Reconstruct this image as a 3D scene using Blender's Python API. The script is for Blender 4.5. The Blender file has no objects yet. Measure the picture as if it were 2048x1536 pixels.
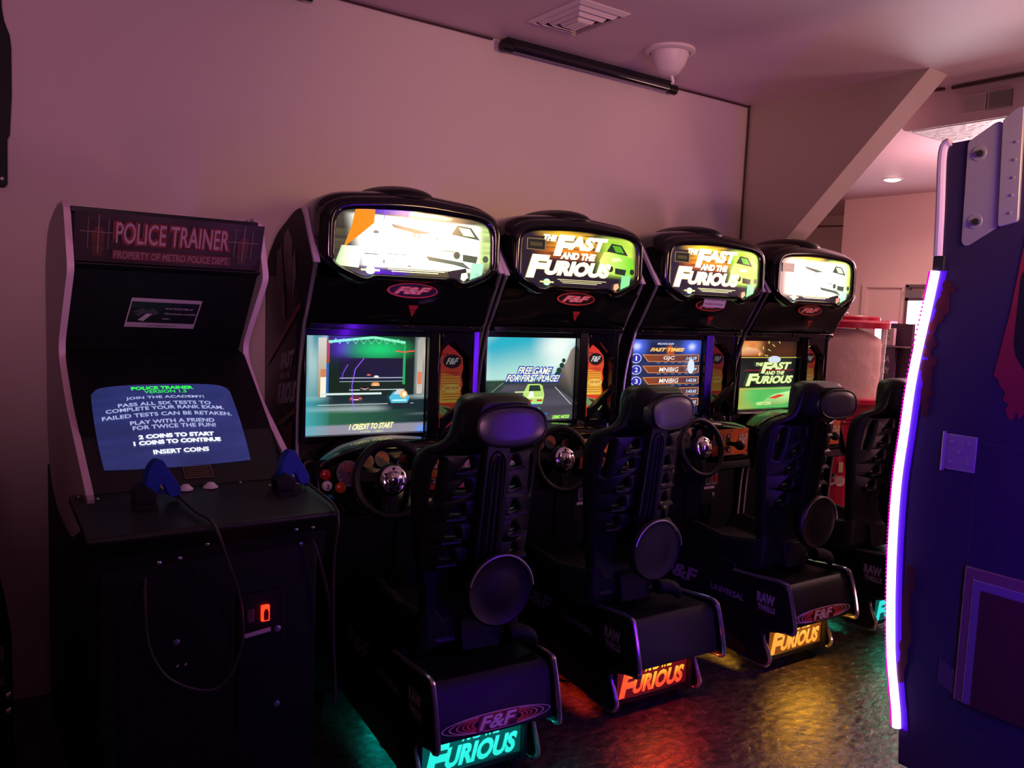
import bpy, bmesh, math, random
from mathutils import Vector, Matrix
PI = math.pi
C = bpy.context.scene.collection
SC = bpy.context.scene
random.seed(7)

# ------------------------------------------------------------------ camera
def make_camera():
    cam = bpy.data.cameras.new('camera'); co = bpy.data.objects.new('camera', cam); C.objects.link(co)
    yaw, pitch, roll = math.radians(54.4909), math.radians(-5.3233), math.radians(2.2839)
    f = Vector((math.cos(yaw)*math.cos(pitch), math.sin(yaw)*math.cos(pitch), math.sin(pitch)))
    r = Vector((math.sin(yaw), -math.cos(yaw), 0)); u = r.cross(f)
    c, s = math.cos(roll), math.sin(roll)
    R_, U_ = c*r+s*u, -s*r+c*u
    m = Matrix((R_, U_, -f)).transposed().to_4x4()
    m.translation = Vector((-.2803, -3.6288, 1.6104))
    co.matrix_world = m
    cam.sensor_fit = 'HORIZONTAL'; cam.sensor_width = 36; cam.lens = 1655.19/2048*36
    cam.clip_start = .05
    SC.camera = co
make_camera()

# ------------------------------------------------------------------ world, exposure, lights
w = bpy.data.worlds.new('world'); SC.world = w; w.use_nodes = True
w.node_tree.nodes['Background'].inputs[0].default_value = (.20, .06, .50, 1)
w.node_tree.nodes['Background'].inputs[1].default_value = .07
vs = SC.view_settings
vs.view_transform = 'Standard'; vs.look = 'None'; vs.gamma = 1; vs.use_curve_mapping = False; vs.exposure = 0

def light(kind, name, loc, col, power, target=None, **kw):
    l = bpy.data.lights.new(name, kind); l.color = col; l.energy = power
    for k, v in kw.items(): setattr(l, k, v)
    o = bpy.data.objects.new(name, l); C.objects.link(o); o.location = loc
    if target is not None:
        d = Vector(target)-Vector(loc); o.rotation_euler = d.to_track_quat('-Z', 'Y').to_euler()
    return o
# unseen hall spots and added fills, then the far room lamp and downlight
light('SPOT', 'hall_spot_pink', (-.6, -5.2, 1.9), (1, .42, .66), 195, (1.1, 0, 3.05), spot_size=math.radians(56), spot_blend=.75, shadow_soft_size=.35)
light('SPOT', 'hall_spot_warm', (2.2, -3.4, 2.2), (1, .56, .27), 115, (2.6, 0, 2.1), spot_size=math.radians(76), spot_blend=1, shadow_soft_size=.25)
light('AREA', 'violet_fill', (1.7, -3.3, 1.2), (.16, .012, 1), 19, (2.6, -2.5, 1.0), shape='RECTANGLE', size=.05, size_y=1.4)  # added violet fill for the cabinet side, no fixture stands here
light('SPOT', 'ceiling_wash', (3.6, -4.3, .45), (1, .40, .52), 125, (2.9, -1.8, 2.96), spot_size=math.radians(120), spot_blend=1, shadow_soft_size=.3)  # unseen light added low down to brighten the ceiling
light('POINT', 'far_room_lamp', (6.4, -.75, 2.45), (1, .50, .53), 100, None, shadow_soft_size=.3)
light('POINT', 'side_aisle_fill', (5.3, -2.3, 2.0), (1, .55, .48), 32, None, shadow_soft_size=.25)  # added fill to brighten the candy dispenser and the sloped wall's underside
light('SPOT', 'downlight_beam', (7.22, .85, 2.93), (1, .72, .6), 60, (7.22, .85, 0), spot_size=math.radians(150), spot_blend=.9, shadow_soft_size=.06)

# ------------------------------------------------------------------ materials
def mat(name, col=(.5, .5, .5), rough=.5, metal=0, coat=0, emit=None, es=1, alpha=1, trans=0, spec=.5, bump=None):
    m = bpy.data.materials.new(name); m.use_nodes = True; nt = m.node_tree
    b = nt.nodes['Principled BSDF']
    b.inputs['Base Color'].default_value = (*col, 1); b.inputs['Roughness'].default_value = rough
    b.inputs['Metallic'].default_value = metal; b.inputs['Coat Weight'].default_value = coat
    b.inputs['Coat Roughness'].default_value = .08
    b.inputs['Specular IOR Level'].default_value = spec
    b.inputs['Alpha'].default_value = alpha; b.inputs['Transmission Weight'].default_value = trans
    if emit: b.inputs['Emission Color'].default_value = (*emit, 1); b.inputs['Emission Strength'].default_value = es
    if bump:
        tc = nt.nodes.new('ShaderNodeTexCoord'); n = nt.nodes.new('ShaderNodeTexNoise'); bp = nt.nodes.new('ShaderNodeBump')
        n.inputs['Scale'].default_value = bump[0]; n.inputs['Detail'].default_value = 6
        bp.inputs['Strength'].default_value = bump[1]; bp.inputs['Distance'].default_value = bump[2]
        nt.links.new(tc.outputs['Object'], n.inputs['Vector']); nt.links.new(n.outputs['Fac'], bp.inputs['Height'])
        nt.links.new(bp.outputs['Normal'], b.inputs['Normal'])
    return m
M = {}
M['wall'] = mat('wall_paint', (.66, .55, .50), .75, bump=(60, .15, .002))
M['ceil'] = mat('ceiling_paint', (.64, .47, .52), .45, bump=(90, .12, .002))
M['far'] = mat('far_wall_paint', (.72, .50, .48), .7)
M['gloss'] = mat('gloss_black_plastic', (.004, .004, .005), .14, coat=.35, spec=.4)
M['satin'] = mat('satin_black_plastic', (.006, .0055, .008), .42, spec=.35)
M['matte'] = mat('matte_black_laminate', (.0045, .004, .006), .6, spec=.3, bump=(300, .1, .0005))
M['seat'] = mat('seat_black_plastic', (.004, .004, .006), .42, spec=.35, bump=(400, .15, .0004))
M['pad'] = mat('pad_dark_vinyl', (.055, .05, .075), .34, spec=.9)
M['chrome'] = mat('chrome', (.8, .8, .82), .12, metal=1)
M['brush'] = mat('brushed_steel', (.5, .5, .53), .35, metal=1)
M['tmold'] = mat('clear_edge_molding', (.55, .52, .56), .16, metal=.85, coat=1)
M['fin'] = mat('pale_edge_trim', (.62, .50, .66), .35)
M['laminate'] = mat('pale_grey_laminate', (.48, .40, .43), .5)
M['ptedge'] = mat('white_edge_strip', (.85, .62, .72), .4)
M['panelgrey'] = mat('grey_control_panel', (.015, .018, .018), .5, bump=(500, .2, .0004))
M['gunblue'] = mat('blue_gun_plastic', (.012, .035, .36), .5, spec=.15)
M['white'] = mat('white_plastic', (.8, .76, .74), .35)
M['ceilwhite'] = mat('white_ceiling_fitting', (.75, .62, .62), .45)
M['ventdark'] = mat('vent_dark_inside', (.03, .02, .022), .8)
M['tube'] = mat('dark_violet_tube_glass', (.012, .008, .02), .08, coat=1)
M['red'] = mat('red_plastic', (.55, .012, .05), .3)
M['rubber'] = mat('black_rubber', (.01, .01, .01), .7)
M['cord'] = mat('dark_cord', (.04, .03, .04), .45)
M['btn_r'] = mat('red_button', (.5, .01, .01), .25, coat=.5)
M['btn_o'] = mat('orange_button', (.6, .09, .01), .25, coat=.5)
M['btn_b'] = mat('blue_button', (.0, .18, .32), .25, coat=.5)
M['btn_g'] = mat('green_button', (.0, .28, .18), .25, coat=.5)
M['coinred'] = mat('lit_coin_button', (.3, .0, .0), .3, emit=(1, .02, .005), es=4)
M['coindull'] = mat('coin_button', (.16, .05, .09), .4)
M['label'] = mat('paper_label', (.6, .5, .62), .6)
M['ledw'] = mat('led_strip_light', (.8, .7, 1), .4, emit=(.64, .30, 1.0), es=8.5)
M['ledv'] = mat('led_violet_glow', (.015, .0, .12), .4, emit=(.10, .0, 1.0), es=.6)  # even glow that stands in for the strip's halo
M['cabpaint'] = mat('violet_black_cabinet_side', (.030, .018, .055), .4)
M['steelgrey'] = mat('grey_steel_bracket', (.36, .33, .36), .42, metal=.3)
M['glasspane'] = mat('clear_tub', (.95, .9, .92), .04, alpha=.22, spec=.8)
M['floss'] = mat('packed_candy_floss', (.92, .60, .52), .9, bump=(5, .8, .05))
M['door'] = mat('painted_door', (.72, .50, .48), .5)
M['metalframe'] = mat('door_metal_frame', (.25, .18, .22), .35, metal=.7)
M['daylight'] = mat('daylit_glass', (.9, .9, .9), .2, emit=(1, .86, .95), es=9)
M['lampglow'] = mat('lamp_face', (1, .9, .8), .4, emit=(1, .72, .55), es=14)
M['duct'] = mat('textured_duct_underside', (.7, .62, .62), .35, bump=(22, .9, .02))
M['magenta'] = mat('magenta_frame', (.45, .01, .12), .4)
M['rack'] = mat('dark_display', (.06, .02, .06), .5)

def floor_mat():
    m = mat('slate_floor', (.03, .026, .028), .3, spec=.6); nt = m.node_tree; b = nt.nodes['Principled BSDF']
    tc = nt.nodes.new('ShaderNodeTexCoord')
    mp = nt.nodes.new('ShaderNodeMapping'); mp.inputs['Rotation'].default_value = (0, 0, .6); mp.inputs['Scale'].default_value = (1, 1.5, 1)
    nt.links.new(tc.outputs['Object'], mp.inputs['Vector'])
    n1 = nt.nodes.new('ShaderNodeTexNoise'); n1.inputs['Scale'].default_value = 20; n1.inputs['Detail'].default_value = 7; n1.inputs['Roughness'].default_value = .62; n1.inputs['Distortion'].default_value = .5
    v = nt.nodes.new('ShaderNodeTexVoronoi'); v.inputs['Scale'].default_value = 9; v.feature = 'SMOOTH_F1'
    nt.links.new(mp.outputs[0], n1.inputs['Vector']); nt.links.new(mp.outputs[0], v.inputs['Vector'])
    ad = nt.nodes.new('ShaderNodeMath'); ad.operation = 'MULTIPLY_ADD'; ad.inputs[1].default_value = .35
    nt.links.new(v.outputs['Distance'], ad.inputs[0]); nt.links.new(n1.outputs['Fac'], ad.inputs[2])
    bp = nt.nodes.new('ShaderNodeBump'); bp.inputs['Strength'].default_value = .75; bp.inputs['Distance'].default_value = .008
    nt.links.new(ad.outputs[0], bp.inputs['Height']); nt.links.new(bp.outputs[0], b.inputs['Normal'])
    cr = nt.nodes.new('ShaderNodeValToRGB'); cr.color_ramp.elements[0].position = .35; cr.color_ramp.elements[1].position = .7
    cr.color_ramp.elements[0].color = (.018, .016, .018, 1); cr.color_ramp.elements[1].color = (.075, .060, .056, 1)
    nt.links.new(n1.outputs['Fac'], cr.inputs[0]); nt.links.new(cr.outputs[0], b.inputs['Base Color'])
    mr = nt.nodes.new('ShaderNodeMapRange'); mr.inputs[3].default_value = .16; mr.inputs[4].default_value = .34
    nt.links.new(n1.outputs['Fac'], mr.inputs[0]); nt.links.new(mr.outputs[0], b.inputs['Roughness'])
    return m
M['floor'] = floor_mat()

_am = {}
def art_mat(kind, strength=1.0):
    """printed (kind='print') or self-lit picture (kind='lit') reading its colours from the mesh"""
    k = (kind, strength)
    if k in _am: return _am[k]
    m = bpy.data.materials.new(('printed_art' if kind == 'print' else 'lit_picture')); m.use_nodes = True; nt = m.node_tree
    b = nt.nodes['Principled BSDF']; a = nt.nodes.new('ShaderNodeVertexColor'); a.layer_name = 'Col'
    if kind == 'print':
        nt.links.new(a.outputs[0], b.inputs['Base Color']); b.inputs['Roughness'].default_value = .35
    else:
        b.inputs['Base Color'].default_value = (.01, .01, .012, 1); b.inputs['Roughness'].default_value = .12
        nt.links.new(a.outputs[0], b.inputs['Emission Color']); b.inputs['Emission Strength'].default_value = strength
    _am[k] = m; return m

# ------------------------------------------------------------------ object helpers
def tag(o, label=None, cat=None, group=None, kind=None):
    if label: o['label'] = label
    if cat: o['category'] = cat
    if group: o['group'] = group
    if kind: o['kind'] = kind
    return o
def empty(name, loc=(0, 0, 0), rz=0, label=None, cat=None, group=None):
    o = bpy.data.objects.new(name, None); C.objects.link(o); o.location = loc; o.rotation_euler = (0, 0, rz); o.empty_display_size = .1
    return tag(o, label, cat, group)
def link(name, me, m, parent=None):
    o = bpy.data.objects.new(name, me); C.objects.link(o)
    if parent is not None: o.parent = parent
    if m is not None and len(me.materials) == 0: me.materials.append(m)
    return o
class MB:
    def __init__(s): s.v = []; s.f = []; s.m = []
    def add(s, vs_, fs, mi=0):
        n = len(s.v); s.v += [tuple(p) for p in vs_]; s.f += [tuple(i+n for i in f) for f in fs]; s.m += [mi]*len(fs); return s
    def box(s, a, b, mi=0):
        x0, y0, z0 = a; x1, y1, z1 = b
        return s.add([(x0, y0, z0), (x1, y0, z0), (x1, y1, z0), (x0, y1, z0), (x0, y0, z1), (x1, y0, z1), (x1, y1, z1), (x0, y1, z1)],
                     [(0, 3, 2, 1), (4, 5, 6, 7), (0, 1, 5, 4), (1, 2, 6, 5), (2, 3, 7, 6), (3, 0, 4, 7)], mi)
    def prism(s, pts, a, b, axis='x', mi=0):
        """pts 2-D: axis x -> (y,z); axis y -> (x,z); axis z -> (x,y)"""
        n = len(pts)
        def P(p, t): return {'x': (t, p[0], p[1]), 'y': (p[0], t, p[1]), 'z': (p[0], p[1], t)}[axis]
        vs_ = [P(p, a) for p in pts]+[P(p, b) for p in pts]
        fs = [tuple(range(n))[::-1], tuple(range(n, 2*n))]+[(i, (i+1) % n, n+(i+1) % n, n+i) for i in range(n)]
        return s.add(vs_, fs, mi)
    def rings(s, rs, close0=True, close1=True, mi=0, cyc=True):
        n = len(rs[0]); vs_ = [p for r in rs for p in r]; fs = []
        for k in range(len(rs)-1):
            for i in range(n if cyc else n-1):
                j = (i+1) % n; fs.append((k*n+i, k*n+j, (k+1)*n+j, (k+1)*n+i))
        if close0: fs.append(tuple(range(n))[::-1])
        if close1: fs.append(tuple((len(rs)-1)*n+i for i in range(n)))
        return s.add(vs_, fs, mi)
    def tube(s, pts, r, seg=8, mi=0, closed=False):
        pts = [Vector(p) for p in pts]; n = len(pts); rs = []; up = None
        for i, p in enumerate(pts):
            if closed: t = pts[(i+1) % n]-pts[i-1]
            else: t = pts[min(i+1, n-1)]-pts[max(i-1, 0)]
            t.normalize()
            if up is None: up = Vector((0, 0, 1)) if abs(t.z) < .9 else Vector((1, 0, 0))
            a = t.cross(up); a.normalize(); bb = a.cross(t); bb.normalize(); up = bb
            rr = r[i] if isinstance(r, (list, tuple)) else r
            rs.append([p+a*rr*math.cos(2*PI*k/seg)+bb*rr*math.sin(2*PI*k/seg) for k in range(seg)])
        if closed: rs.append(rs[0])
        return s.rings(rs, not closed, not closed, mi)
    def lathe(s, prof, loc=(0, 0, 0), axis='z', seg=24, mi=0, sx=1, sy=1):
        rs = []
        for r, h in prof:
            ring = []
            for k in range(seg):
                a = 2*PI*k/seg; u, v_ = r*math.cos(a)*sx, r*math.sin(a)*sy
                p = {'z': (u, v_, h), 'y': (u, h, v_), 'x': (h, u, v_)}[axis]
                ring.append((p[0]+loc[0], p[1]+loc[1], p[2]+loc[2]))
            rs.append(ring)
        return s.rings(rs, True, True, mi)
    def mesh(s, name, smooth=True, ang=35):
        me = bpy.data.meshes.new(name); me.from_pydata([tuple(v) for v in s.v], [], s.f); me.update()
        bm = bmesh.new(); bm.from_mesh(me); bmesh.ops.remove_doubles(bm, verts=bm.verts, dist=1e-5) if smooth else None
        bmesh.ops.recalc_face_normals(bm, faces=bm.faces); bm.to_mesh(me); bm.free()
        if smooth:
            me.shade_smooth(); me.set_sharp_from_angle(angle=math.radians(ang))
        return me
    def build(s, name, m, parent=None, bevel=0, smooth=True, ang=35):
        o = link(name, s.mesh(name, smooth, ang), m, parent)
        if bevel:
            md = o.modifiers.new('bevel', 'BEVEL'); md.width = bevel; md.segments = 2; md.limit_method = 'ANGLE'; md.angle_limit = math.radians(35)
        return o
def rpoly(pts, r, seg=5):
    """round the corners of a 2-D polygon; same vertex count for every polygon with as many corners"""
    out = []; n = len(pts)
    for i in range(n):
        p = Vector(pts[i]); a = Vector(pts[i-1]); b = Vector(pts[(i+1) % n]); rr = r[i] if isinstance(r, (list, tuple)) else r
        da = (a-p); db = (b-p); ra = min(rr, da.length*.48); rb = min(rr, db.length*.48)
        A = p+da.normalized()*ra; B = p+db.normalized()*rb
        for k in range(seg+1):
            t = k/seg; q = A*(1-t)**2+p*2*t*(1-t)+B*t*t; out.append((q.x, q.y))
    return out
def smooth_path(pts, n=8):
    """Catmull-Rom"""
    P = [Vector(p) for p in pts]; out = []
    for i in range(len(P)-1):
        p0, p1, p2, p3 = P[max(i-1, 0)], P[i], P[i+1], P[min(i+2, len(P)-1)]
        for k in range(n):
            t = k/n
            out.append(.5*((2*p1)+(-p0+p2)*t+(2*p0-5*p1+4*p2-p3)*t*t+(-p0+3*p1-3*p2+p3)*t**3))
    out.append(P[-1]); return out

# ------------------------------------------------------------------ pictures (screens, signs, printed art)
_tc = {}
def glyphs(s, bold=0.0, res=3):
    k = (s, bold)
    if k in _tc: return _tc[k]
    cu = bpy.data.curves.new('t', 'FONT'); cu.body = s; cu.size = 1; cu.offset = bold; cu.resolution_u = res; cu.fill_mode = 'FRONT'; cu.dimensions = '2D'
    o = bpy.data.objects.new('t', cu); C.objects.link(o)
    dg = bpy.context.evaluated_depsgraph_get(); me = bpy.data.meshes.new_from_object(o.evaluated_get(dg))
    vs_ = [(v.co.x, v.co.y) for v in me.vertices]; fs = [tuple(p.vertices) for p in me.polygons]
    bpy.data.objects.remove(o); bpy.data.curves.remove(cu); bpy.data.meshes.remove(me)
    _tc[k] = (vs_, fs); return _tc[k]
def hsh(a, b=0, c=0):
    v = math.sin(a*127.1+b*311.7+c*74.7)*43758.5453; return v-math.floor(v)
def vno(x, y=0, s=0):
    xi, yi = math.floor(x), math.floor(y); fx, fy = x-xi, y-yi; fx = fx*fx*(3-2*fx); fy = fy*fy*(3-2*fy)
    return (hsh(xi, yi, s)*(1-fx)+hsh(xi+1, yi, s)*fx)*(1-fy)+(hsh(xi, yi+1, s)*(1-fx)+hsh(xi+1, yi+1, s)*fx)*fy
def mix(a, b, t): t = max(0, min(1, t)); return tuple(a[i]*(1-t)+b[i]*t for i in range(3))
def sst(a, b, x):
    t = max(0, min(1, (x-a)/(b-a))); return t*t*(3-2*t)
class Pic:
    def __init__(s): s.v = []; s.f = []; s.c = []; s.n = 0
    def bg(s, fn, nx=40, ny=30, box=(0, 0, 1, 1)):
        x0, y0, x1, y1 = box; b = len(s.v)
        for j in range(ny+1):
            for i in range(nx+1): s.v.append((x0+(x1-x0)*i/nx, y0+(y1-y0)*j/ny, s.n))
        cols = [fn(p[0], p[1]) if callable(fn) else fn for p in s.v[b:]]
        for j in range(ny):
            for i in range(nx):
                q = (j*(nx+1)+i, j*(nx+1)+i+1, (j+1)*(nx+1)+i+1, (j+1)*(nx+1)+i)
                s.f.append(tuple(b+k for k in q)); s.c.append([cols[k] for k in q])
        s.n += 1; return s
    def poly(s, pts, col, same=False):
        b = len(s.v); s.v += [(p[0], p[1], s.n) for p in pts]; s.f.append(tuple(range(b, b+len(pts))))
        s.c.append(list(col) if isinstance(col, list) else [col]*len(pts))
        if not same: s.n += 1
        return s
    def rect(s, x0, y0, x1, y1, col, col2=None):
        c = [col, col, col2, col2] if col2 else col
        return s.poly([(x0, y0), (x1, y0), (x1, y1), (x0, y1)], c)
    def ell(s, cx, cy, rx, ry, col, seg=24): return s.poly([(cx+rx*math.cos(2*PI*k/seg), cy+ry*math.sin(2*PI*k/seg)) for k in range(seg)], col)
    def ring(s, cx, cy, rx, ry, t, col, a0=0, a1=2*PI, seg=28, tx=None):
        tx = t if tx is None else tx; b = len(s.v)
        for k in range(seg+1):
            a = a0+(a1-a0)*k/seg; s.v.append((cx+rx*math.cos(a), cy+ry*math.sin(a), s.n)); s.v.append((cx+(rx-tx)*math.cos(a), cy+(ry-t)*math.sin(a), s.n))
        for k in range(seg): s.f.append((b+2*k, b+2*k+2, b+2*k+3, b+2*k+1)); s.c.append([col]*4)
        s.n += 1; return s
    def line(s, pts, w, col, asp=1):
        for (x0, y0), (x1, y1) in zip(pts, pts[1:]):
            dx, dy = x1-x0, (y1-y0)*asp; L = math.hypot(dx, dy) or 1; nx, ny = -dy/L*w/2, dx/L*w/2/asp
            s.poly([(x0-nx, y0-ny), (x1-nx, y1-ny), (x1+nx, y1+ny), (x0+nx, y0+ny)], col, True)
        s.n += 1; return s
    def text(s, t, box, col, bold=.0, shear=0, rise=0):
        """fit text t into box (x0,y0,x1,y1); shear leans it, rise lifts its right end"""
        vs_, fs = glyphs(t, bold); 
        if not vs_: return s
        xa, xb = min(v[0] for v in vs_), max(v[0] for v in vs_); ya, yb = min(v[1] for v in vs_), max(v[1] for v in vs_)
        x0, y0, x1, y1 = box; b = len(s.v)
        for v in vs_:
            u, w_ = (v[0]-xa)/(xb-xa), (v[1]-ya)/max(yb-ya, 1e-6)
            s.v.append((x0+(x1-x0-abs(shear))*u+shear*w_, y0+(y1-y0)*w_+rise*u, s.n))
        for f in fs: s.f.append(tuple(i+b for i in f)); s.c.append([col if not callable(col) else col(s.v[i+b][0], s.v[i+b][1]) for i in f])
        s.n += 1; return s
    def build(s, name, fn, m, parent=None, step=.0004):
        """fn(u, v, off) -> 3-D point"""
        me = bpy.data.meshes.new(name); me.from_pydata([fn(p[0], p[1], p[2]*step) for p in s.v], [], s.f)
        at = me.color_attributes.new('Col', 'FLOAT_COLOR', 'CORNER'); buf = []
        for c in s.c:
            for q in c: buf += [q[0], q[1], q[2], 1]
        at.data.foreach_set('color', buf); me.update()
        return link(name, me, m, parent)
def plane_map(o, U, V, N):
    o, U, V, N = Vector(o), Vector(U), Vector(V), Vector(N).normalized()
    return lambda u, v, t: tuple(o+U*u+V*v+N*t)

_mc = {}
def part(name, key, builder, m, parent, bevel=0, ang=35, label=None):
    """one mesh object; every further machine shares the mesh data"""
    if key not in _mc:
        mb = MB(); builder(mb); _mc[key] = mb.mesh(name, True, ang)
    o = link(name, _mc[key], m, parent)
    if bevel:
        md = o.modifiers.new('bevel', 'BEVEL'); md.width = bevel; md.segments = 2; md.limit_method = 'ANGLE'; md.angle_limit = math.radians(35)
    if label: o['label'] = label
    return o
def picpart(name, key, maker, fn, m, parent, step=.0004):
    if key not in _mc:
        o = maker().build(name, fn, m, parent, step); _mc[key] = o.data; return o
    return link(name, _mc[key], m, parent)

# ------------------------------------------------------------------ the setting
def struct(name, mb, m, bevel=0):
    o = mb.build(name, m, None, bevel, smooth=False); o['kind'] = 'structure'; return o
struct('floor', MB().box((-2.4, -7, -.1), (9.6, 4, 0)), M['floor'])
struct('ceiling', MB().box((-2.4, -7, 2.96), (9.6, 4, 3.06)), M['ceil'])
struct('wall_back', MB().box((-2.4, 0, 0), (4.1025, .15, 2.96)), M['wall'])
struct('wall_divider', MB().box((4.1025, 0, 0), (4.29, 3.6, 2.96)).prism([(0, 1.73), (-1.185, 2.96), (0, 2.96)], 4.1025, 4.29, 'x'), M['wall'])
struct('wall_far', MB().box((8.24, -7, 0), (8.40, 1.98, 2.96)), M['far'])
struct('wall_recess', MB().box((9.45, 1.98, 0), (9.6, 3.6, 2.96)).box((8.40, 1.85, 0), (9.45, 1.98, 2.96)), M['wall'])
struct('wall_north', MB().box((4.29, 3.6, 0), (9.6, 3.75, 2.96)), M['far'])
struct('wall_left', MB().box((-2.55, -7, 0), (-2.4, .15, 2.96)), M['wall'])
# air duct bulkhead under the ceiling with two grilles
bk = MB(); prof = rpoly([(-.80, 2.96), (-.80, 2.745), (-4.5, 2.745), (-4.5, 2.96)], [.001, .05, .02, .001], 5)
bk.prism(prof, 4.53, 4.95, 'x'); bo = struct('trim_bulkhead', bk, M['ceil'])
o = MB().box((4.55, -4.4, 2.741), (4.94, -.86, 2.746)).build('textured_underside', M['duct'], bo, smooth=False)
for y0, y1, m_ in ((-1.285, -1.165, 'ceilwhite'), (-1.42, -1.30, 'ventdark')):
    g = MB()
    for k in range(22): y = y0+(y1-y0)*(k+.5)/22; g.box((4.520, y-.0012, 2.795), (4.531, y+.0012, 2.885))
    for zz in (2.792, 2.885): g.box((4.519, y0, zz), (4.531, y1, zz+.003))
    go = MB().box((4.5265, y0, 2.793), (4.529, y1, 2.887)).build('grille_back', M['ventdark'], bo, smooth=False)
    g.build('grille', M[m_ if m_ == 'ceilwhite' else 'brush'], bo, smooth=False)
# doors and windows of the far wall
d = MB()
d.box((8.20, 1.61, 0), (8.238, 1.66, 1.975)).box((8.20, 1.16, 0), (8.238, 1.20, 1.975)).box((8.20, 1.16, 1.976), (8.238, 1.66, 2.02))
dd = struct('door_1', MB().box((8.225, 1.20, .01), (8.238, 1.61, 1.975)), M['door']); d.build('door_frame', M['door'], dd, smooth=False)
wn = struct('window_1', MB().box((8.205, .30, .55), (8.215, 1.12, 1.84)), M['daylight'])
fr = MB()
for y in (.28, .70, 1.11): fr.box((8.17, y, .0), (8.235, y+.035, 2.0))
for z in (.52, 1.84, 1.98): fr.box((8.17, .28, z), (8.235, 1.145, z+.03))
fr.build('window_frame', M['metalframe'], wn, smooth=False)
MB().box((8.14, .95, 1.87), (8.17, 1.13, 1.95)).build('door_closer', M['brush'], wn, smooth=False)

# ------------------------------------------------------------------ racing machines
CREAM = (1.0, .93, .62)
def title(p, x0, y0, x1, y1, col, rise=0, bold=.03):
    """four-line slanted title in a box"""
    W, H = x1-x0, y1-y0
    def B(a, b, c, d): return (x0+W*a, y0+H*b+rise*a, x0+W*c, y0+H*d+rise*a)
    p.text('THE', B(.17, .84, .34, .98), col, bold, .02*W, rise*.17)
    p.text('F', B(.30, .52, .54, 1.0), col, bold, .06*W, rise*.2)
    p.text('AST', B(.46, .68, .94, 1.0), col, bold, .05*W, rise*.45)
    p.text('AND THE', B(.38, .46, .80, .62), col, bold, .02*W, rise*.4)
    p.text('F', B(0, 0, .26, .52), col, bold, .07*W, rise*.2)
    p.text('URIOUS', B(.19, .08, 1.0, .42), col, bold, .05*W, rise*.8)
    return p
def badge(p, cx, cy, rx, ry, ringc=(.60, .06, .03), txt=(.85, .42, .42), fill=(.01, .005, .006)):
    p.ell(cx, cy, rx, ry, ringc); p.ell(cx+rx*.02, cy+ry*.03, rx*.93, ry*.86, fill)
    p.text('F&F', (cx-rx*.78, cy-ry*.52, cx+rx*.80, cy+ry*.56), ringc, .09, rx*.30)
    p.text('F&F', (cx-rx*.70, cy-ry*.44, cx+rx*.72, cy+ry*.48), txt, .03, rx*.28)
    return p

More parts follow.
